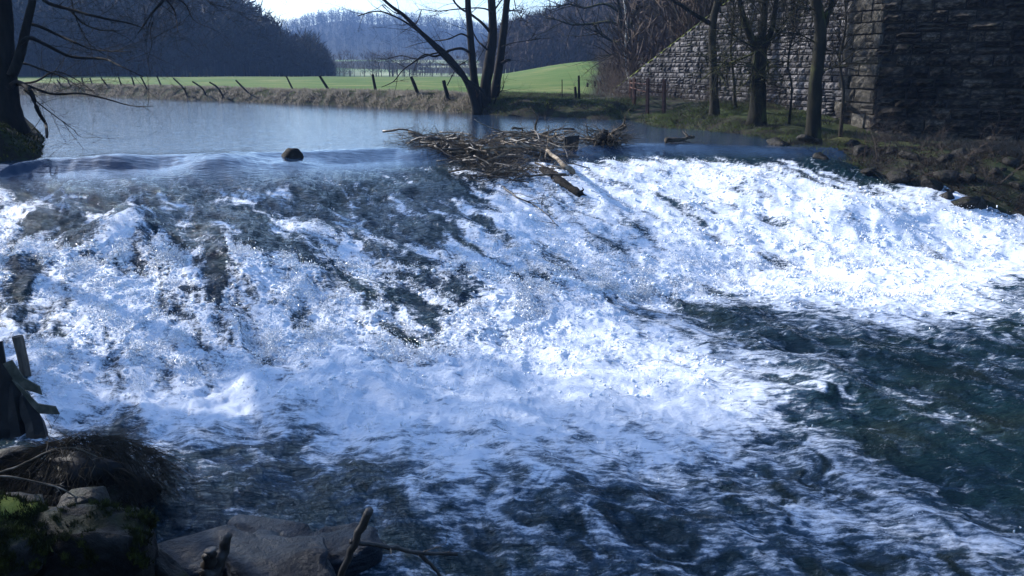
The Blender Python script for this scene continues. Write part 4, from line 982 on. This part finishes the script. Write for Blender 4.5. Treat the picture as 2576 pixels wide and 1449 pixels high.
# two big rafts of flood debris hung on the weir
def debris(label, cu, cv, cz, area, nbr, seed, ln=(.8, 2.4), heap=.35, pale=.5, flow=(.55, -.83)):
    rg = random.Random(seed); c = at_z(cu, cv, cz); root = empty('driftwood_pile', c); tag(root, label, 'driftwood')
    for k in range(nbr):
        u, v = rg.choice(area); u += rg.gauss(0, 22); v += rg.gauss(0, 6)
        q = Vector((*hit(u, v), 0)); q.z = float(water_base(np.array(q.x), np.array(q.y))) + .05
        a = rg.gauss(math.atan2(flow[1], flow[0]) if rg.random() < .65 else 0, .6) + (PI if rg.random() < .5 else 0); L = rg.uniform(*ln)
        d = Vector((math.cos(a), math.sin(a), rg.gauss(-.02, .14))); st = q - d * L * .5 + Vector((0, 0, rg.uniform(0, heap))); en = st + d * L
        mid = (st + en) / 2 + Vector((rg.gauss(0, .12), rg.gauss(0, .12), rg.gauss(.03, .08)))
        r = rg.choice((.014, .018, .024, .034, .05)) 
        stick('branch', None, [st, mid, en], r, r * .5, M['drift'] if rg.random() < pale else M['drift_dark'], forks=rg.randrange(3), seed=seed * 100 + k, parent=root, n=5)
    tb = TB()
    for k in range(int(nbr * 6)):
        u, v = rg.choice(area); u += rg.gauss(0, 34); v += rg.gauss(0, 6); q = Vector((*hit(u, v), 0)); q.z = float(water_base(np.array(q.x), np.array(q.y))) + rg.uniform(-.05, heap * .8)
        grow(tb, q, (rg.uniform(-1, 1), rg.uniform(-1, .4), rg.uniform(-.3, .5)), rg.uniform(.3, .9), .010, 1, rg, .1, .6, 3, .005, 0, 3)
    o = link('tangled_twigs', local(tb.mesh('tangled_twigs'), c), M['drift'], root); tag(o, kind='stuff')
    # sodden mat of leaves and roots under it
    n = 26; lump = []
    for k in range(n):
        u, v = rg.choice(area); q = Vector((*hit(u + rg.gauss(0, 24), v + rg.gauss(0, 5)), 0)); zb = float(water_base(np.array(q.x), np.array(q.y))); lump.append((q.x, q.y, zb, rg.uniform(.25, .6)))
    gx = np.linspace(min(l[0] for l in lump) - .7, max(l[0] for l in lump) + .7, 150); gy = np.linspace(min(l[1] for l in lump) - .7, max(l[1] for l in lump) + .7, 70)
    X, Y = np.meshgrid(gx, gy); B = water_base(X, Y); H = np.zeros_like(X) - .25
    for l in lump: H = np.maximum(H, (.0 + heap * .25) * np.exp(-((X - l[0]) ** 2 + (Y - l[1]) ** 2) / l[3] ** 2) - .12)
    H += .16 * fbm(X * 5, Y * 5, 5, seed, .8)
    V = np.stack([X, Y, B + H], -1).reshape(-1, 3); ny, nx = X.shape; i, j = np.meshgrid(np.arange(ny - 1), np.arange(nx - 1), indexing='ij'); idx = i * nx + j
    Q = np.stack([idx, idx + 1, idx + nx + 1, idx + nx], -1).reshape(-1, 4)[(H[:-1, :-1] > -.16).ravel()]
    link('debris_mat', local(mesh_np('debris_mat', V, Q), c), M['wet_black'], root)
    return root
for_ = 0
debris('long tangled driftwood raft lying on the weir crest in the middle', 1180, 365, .0, [(1040, 358), (1080, 360), (1120, 356), (1160, 362), (1110, 372), (1150, 385), (1190, 395), (1220, 408), (1180, 375), (1230, 430), (1250, 445), (1215, 385), (1100, 368), (1190, 410), (1260, 455), (1290, 440), (1160, 395), (1210, 425), (1140, 378), (1240, 400)], 150, 71, heap=.24, pale=.5, ln=(.5, 2.0))
debris('brushy driftwood heap right of the long raft with an upright stick', 1330, 360, .0, [(1270, 352), (1310, 350), (1350, 355), (1370, 362), (1330, 365), (1290, 362), (1300, 385), (1350, 390), (1390, 400), (1310, 410), (1340, 430), (1380, 440), (1270, 395), (1380, 385), (1400, 358), (1430, 352)], 75, 72, heap=.26, pale=.45)
# root wad
rg = random.Random(73); c = at_z(1525, 362, 0); rw = empty('root_wad', c); tag(rw, 'shaggy uprooted stump standing on the weir right of the black board', 'root wad')
o = rock('stump', None, (0, 0, .1), (.9, .6, .7), 74, M['wet_black'], False, cat=None); o.parent = rw
tb = TB()
for k in range(150):
    a = rg.uniform(0, 2 * PI); p = c + Vector((math.cos(a) * rg.uniform(.1, .6), math.sin(a) * .35, rg.uniform(-.1, .5))); grow(tb, p, (math.cos(a), math.sin(a), rg.uniform(-1, .9)), rg.uniform(.3, .8), .022, 1, rg, .2, .5, 3, .007, 0, 3)
link('roots', local(tb.mesh('roots'), c), M['drift'], rw)
stick('stem', None, [c + Vector((.2, 0, .35)), c + Vector((.6, .1, .55)), at_y(1568, 312, c.y)], .10, .06, M['drift'], forks=5, seed=75, parent=rw)
stick('driftwood_stick', 'upright bleached stick rising from the brushy driftwood heap', [at_z(1347, 345, .05), at_y(1346, 322, at_z(1347, 345, 0).y), at_y(1351, 300, at_z(1347, 345, 0).y), at_y(1347, 281, at_z(1347, 345, 0).y)], .06, .035, M['drift'], forks=3, seed=76)
yq = at_z(1300, 375, 0).y
stick('driftwood_log', 'slanting bare pole running down from the driftwood to the white water', [at_z(1375, 378, .12), at_z(1400, 400, .02), at_z(1420, 418, -.05), at_z(1443, 432, -.2)], .05, .085, M['drift'], seed=77)
stick('driftwood_branch', 'long thin branch arching over water left of the upright stick', [at_z(1345, 355, .1), at_y(1300, 335, yq), at_y(1260, 330, yq), at_y(1215, 313, yq), at_y(1193, 300, yq)], .03, .012, M['drift'], seed=78)
stick('driftwood_branch', 'curved dark twig standing in the water left of the black board', [at_y(1402, 352, yq), at_y(1395, 335, yq), at_y(1410, 322, yq), at_y(1432, 312, yq)], .022, .01, M['drift_dark'], seed=79)
stick('driftwood_branch', 'pale hooked branch standing tall beside the brushy heap', [at_z(1372, 400, -.1), at_y(1378, 360, yq), at_y(1380, 325, yq), at_y(1370, 317, yq)], .024, .012, M['drift'], seed=80)
stick('driftwood_branch', 'short stick standing on the left of the shaggy stump', [at_z(1485, 350, .1), at_y(1478, 335, yq + 3), at_y(1474, 312, yq + 3)], .04, .025, M['drift_dark'], seed=81)
p = [at_z(1215, 452, -.55), at_z(1250, 485, -.8), at_z(1300, 525, -1.05), at_z(1350, 550, -1.25), at_z(1405, 602, -1.5)]
stick('trailing_branch', 'long dark branch trailing downstream over the foam below the driftwood', [q + Vector((0, 0, .32)) for q in p], .04, .012, M['drift_dark'], forks=7, seed=82, fl=1.0)
p = [at_z(1370, 440, -.5), at_z(1400, 460, -.6), at_z(1430, 478, -.72), at_z(1462, 495, -.85)]
stick('dark_log', 'black waterlogged log nose jutting from the white water', [q + Vector((0, 0, .0 + .02 * i)) for i, q in enumerate(p)], .26, .10, M['wet_black'], cat='log', forks=3, seed=83, n=10)
p = at_z(1434, 372, .0)
import bmesh
def prism(name, pts, thick, mat, parent=None):
    """closed plate: polygon pts in the xz-plane, thickness along y"""
    n = len(pts); V = [(a, -thick / 2, b) for a, b in pts] + [(a, thick / 2, b) for a, b in pts]
    me = bpy.data.meshes.new(name); me.from_pydata(V, [], [tuple(range(n)), tuple(range(2 * n - 1, n - 1, -1))] + [(i, i + n, (i + 1) % n + n, (i + 1) % n) for i in range(n)]); me.update()
    bm = bmesh.new(); bm.from_mesh(me); bmesh.ops.recalc_face_normals(bm, faces=bm.faces); bm.to_mesh(me); bm.free()
    return link(name, me, mat, parent)
o = prism('black_board', [(-.24, -.3), (.22, -.3), (.36, .33), (-.2, .26)], .09, M['board']); o.location = p + Vector((0, 0, .1)); o.rotation_euler = (-.3, .05, .35); tag(o, 'square black board stuck upright on the crest beside the stump', 'board')
p = [at_z(1675, 360, .0), at_z(1710, 357, .03), at_z(1745, 352, .05)]
stick('driftwood_log', 'low log with broken twigs lying on the crest at the start of the right rapids', [q + Vector((0, 0, .1)) for q in p], .1, .05, M['drift'], forks=6, seed=84)
stick('fallen_branch', 'pale dead branch lying on the bank below the paired dark posts', [at_z(1440, 262, .5), at_z(1425, 270, .4), at_z(1400, 279, .2)], .06, .03, M['drift'], forks=3, seed=85)

# ------------------------------------------------------------------ near left bank things
# forked branch at the bottom
zf = -1.55; P0 = at_z(865, 1449, zf); yf = P0.y
stick('forked_branch', None, [at_y(855, 1465, yf), at_y(880, 1400, yf), at_y(905, 1340, yf), at_y(930, 1282, yf)], .028, .036, M['drift_dark'], seed=90) ; o = bpy.context.scene.collection.objects[-1]
tag(o, 'dark stick leaning upright over the boulders at the bottom of the picture', 'branch')
stick('forked_branch', 'dark twiggy branch reaching right over the water from the leaning stick', [at_y(880, 1362, yf), at_y(930, 1368, yf + .05), at_y(1000, 1378, yf + .1), at_y(1060, 1392, yf + .2), at_y(1150, 1392, yf + .3)], .024, .014, M['drift_dark'], forks=3, seed=91, fl=.2, n=7)
stick('forked_branch', 'short dark branch dropping into the water at the bottom edge', [at_y(1058, 1392, yf + .2), at_y(1085, 1420, yf + .25), at_y(1110, 1452, yf + .25)], .02, .014, M['drift_dark'], seed=92)
yd = at_z(540, 1449, -1.6).y
stick('driftwood_stub', 'black splintered stub between the two big bottom boulders', [at_y(520, 1465, yd), at_y(545, 1430, yd), at_y(560, 1390, yd), at_y(575, 1345, yd)], .09, .03, M['drift_dark'], seed=93, n=9, cat='driftwood')
stick('driftwood_stub', 'short charred stub left of the splintered one', [at_y(520, 1470, yd - .1), at_y(528, 1420, yd - .1), at_y(530, 1385, yd - .1)], .07, .05, M['drift_dark'], seed=94, n=9, cat='driftwood')
# bank revetment post and bent metal sheets
q = at_z(62, 945, -1.9)
tb = TB(); yq2 = q.y; tb.tube([at_y(68, 960, yq2), at_y(58, 905, yq2), at_y(44, 846, yq2)], .075, 10, rough=.04)
o = link('mooring_post', local(tb.mesh('mooring_post', False), q), M['wood_grey']); o.location = q; tag(o, 'round dark wooden post standing in the water at the left edge', 'post')
ys = at_z(90, 1000, -1.5).y
def plate(name, label, outline, y, thick, mat, rot=0):
    P = [at_y(u, v, y) for u, v in outline]; c = sum(P, Vector()) / len(P)
    o = prism(name, [((p - c).x, (p - c).z) for p in P], thick, mat); o.location = c; o.rotation_euler = (0, 0, rot); tag(o, label, 'metal sheet'); return o
plate('metal_sheet', 'upper bent metal sheet catching light on the left bank revetment', [(8, 915), (30, 905), (60, 950), (100, 972), (106, 993), (92, 988), (60, 978), (38, 960)], ys, .018, M['metal'])
plate('metal_sheet', 'lower bent metal sheet jutting from the left bank over the water', [(30, 955), (45, 965), (95, 1015), (140, 1022), (150, 1042), (100, 1040), (80, 1020)], ys - .1, .018, M['metal'])
# timber revetment: dark planks
rv = empty('timber_revetment', at_z(60, 1050, -1.8)); tag(rv, 'dark rotten plank revetment holding the left bank under the metal sheets', 'revetment')
for k, (u0, v0, u1, v1) in enumerate(((-10, 860, 20, 1150), (6, 915, 40, 1150), (30, 965, 66, 1150), (60, 1000, 98, 1130))):
    a = at_y(u0, v0, ys + .25 - .06 * k); b = at_y(u1, v1, ys - .1 - .06 * k); tb = TB(); tb.tube(smooth_path([b, (a + b) / 2 + Vector((.03 * (k % 2), 0, 0)), a], 3), lin(.15, .09, 7), 6, rough=.16)
    link('plank', local(tb.mesh('plank', False), rv.location), M['board'], rv)
# brush heap
rg = random.Random(120); c = at_z(265, 1300, -2.0)
bh = empty('brush_heap', c); tag(bh, 'dark rounded heap of hanging roots and brush above the lower left boulders', 'brush heap')
o = rock('mound', None, (-.25, .1, .25), (1.6, 1.2, 1.1), 121, M['board'], False, cat=None, sub=4); o.parent = bh
tb = TB()
for k in range(1500):
    a = rg.uniform(0, 2 * PI); e = rg.uniform(.0, 1.5); p = c + Vector((-.25 + .85 * math.cos(a) * math.cos(e), .1 + .65 * math.sin(a) * math.cos(e), .3 + .52 * math.sin(e)))
    grow(tb, p, (math.cos(a) * .8 + rg.gauss(0, .5), math.sin(a) * .8 + rg.gauss(0, .5), rg.uniform(-1.1, .1)), rg.uniform(.15, .5), .0045, 1, rg, .7, .45, 2, .002, 0, 4)
link('hanging_roots', local(tb.mesh('hanging_roots'), c), rough_mat('root', [(.01, .009, .006), (.04, .032, .022)], 6, bump=.1), bh)
# arching briars
yb1 = at_z(200, 1250, -1.4).y
stick('briar', 'thin pale briar arching from the left edge over the brush heap', [at_y(-10, 1192, yb1), at_y(50, 1170, yb1), at_y(105, 1143, yb1), at_y(150, 1128, yb1), at_y(200, 1130, yb1), at_y(245, 1150, yb1)], .011, .005, M['drift'], forks=6, seed=131, n=5, fl=.25)
stick('briar', 'thin pale briar drooping across the brush heap to the lichened slab', [at_y(-10, 1198, yb1 - .3), at_y(60, 1205, yb1 - .3), at_y(140, 1225, yb1 - .3), at_y(205, 1258, yb1 - .3), at_y(240, 1300, yb1 - .3), at_y(262, 1338, yb1 - .3)], .010, .005, M['drift'], forks=3, seed=132, n=5, fl=.12)
stick('briar', 'short hooked twig over the moss in the lower left', [at_y(-5, 1280, yb1 - .8), at_y(40, 1268, yb1 - .8), at_y(60, 1290, yb1 - .8), at_y(52, 1328, yb1 - .8)], .007, .004, M['drift'], seed=133, n=5)
# mossy knoll under the left tree gets moss tufts
kp = np.array([[*xy(at_z(u, v, .45))] for u, v in zip(RNG.uniform(-40, 112, 5000), RNG.uniform(318, 400, 5000))]); sdk = river_sd(kp[:, 0], kp[:, 1]); kp = kp[sdk > .05]
blades('moss', 'yellow green moss tufts on the knoll under the left edge tree', 'moss', np.c_[kp, ground_z(kp[:, 0], kp[:, 1])], (.03, .12), (.02, .05), M['moss'], 140, .6)
kp = np.array([[*xy(at_z(u, v, -1.0))] for u, v in zip(RNG.uniform(-60, 150, 7000), RNG.uniform(1180, 1520, 7000))])
blades('bank_moss', 'green moss and ferny tufts in the bottom left corner of the bank', 'moss', np.c_[kp, ground_z(kp[:, 0], kp[:, 1])], (.01, .05), (.006, .012), M['moss'], 141, .7)

def tufts_on(o, n, seed, h=(.01, .035), up=.25):
    me = o.data; V = np.zeros(len(me.vertices) * 3, np.float32); me.vertices.foreach_get('co', V); V = V.reshape(-1, 3); Nn = np.zeros_like(V).ravel(); me.vertices.foreach_get('normal', Nn); Nn = Nn.reshape(-1, 3)
    R3 = np.array(o.rotation_euler.to_matrix()); V = V @ R3.T + np.array(o.location); Nn = Nn @ R3.T
    rg = np.random.default_rng(seed); ok = np.where((Nn[:, 2] > up) & (perlin(V[:, 0] * 3, V[:, 1] * 3, seed) > -.12))[0]; i = rg.choice(ok, n)
    return V[i] + rg.normal(0, .02, (n, 3)) * [1, 1, .3]
mo = [o for o in COL.objects if o.name.startswith('boulder') and (o.data.materials[0] == M['stone_moss'] or 'bright green mossy' in o.get('label', ''))] + [o for o in COL.objects if o.name.startswith('boulder') and 'shade at the lower left' in o.get('label', '')]
if mo: blades('moss_cushion', 'yellow green moss cushions on the rocks in the bottom left corner', 'moss', np.concatenate([tufts_on(o, 9000, 500 + i) for i, o in enumerate(mo)]), (.012, .045), (.004, .012), M['moss'], 501, .7)

# ------------------------------------------------------------------ haze
def box(name, lo, hi):
    V = [(x, y, z) for x in (lo[0], hi[0]) for y in (lo[1], hi[1]) for z in (lo[2], hi[2])]
    me = bpy.data.meshes.new(name); me.from_pydata(V, [], [(0, 1, 3, 2), (4, 6, 7, 5), (0, 4, 5, 1), (2, 3, 7, 6), (0, 2, 6, 4), (1, 5, 7, 3)]); me.update(); return me
mh = bpy.data.materials.new('haze'); mh.use_nodes = True; t = mh.node_tree; t.nodes.clear()
vo = t.nodes.new('ShaderNodeVolumePrincipled'); oo = t.nodes.new('ShaderNodeOutputMaterial'); t.links.new(vo.outputs[0], oo.inputs['Volume'])
vo.inputs['Color'].default_value = (.3, .52, 1, 1); vo.inputs['Density'].default_value = .00036; vo.inputs['Anisotropy'].default_value = .2
hz = link('haze', box('haze', (-1450, -1450, -5), (1450, 1450, 88)), mh); tag(hz, kind='stuff')
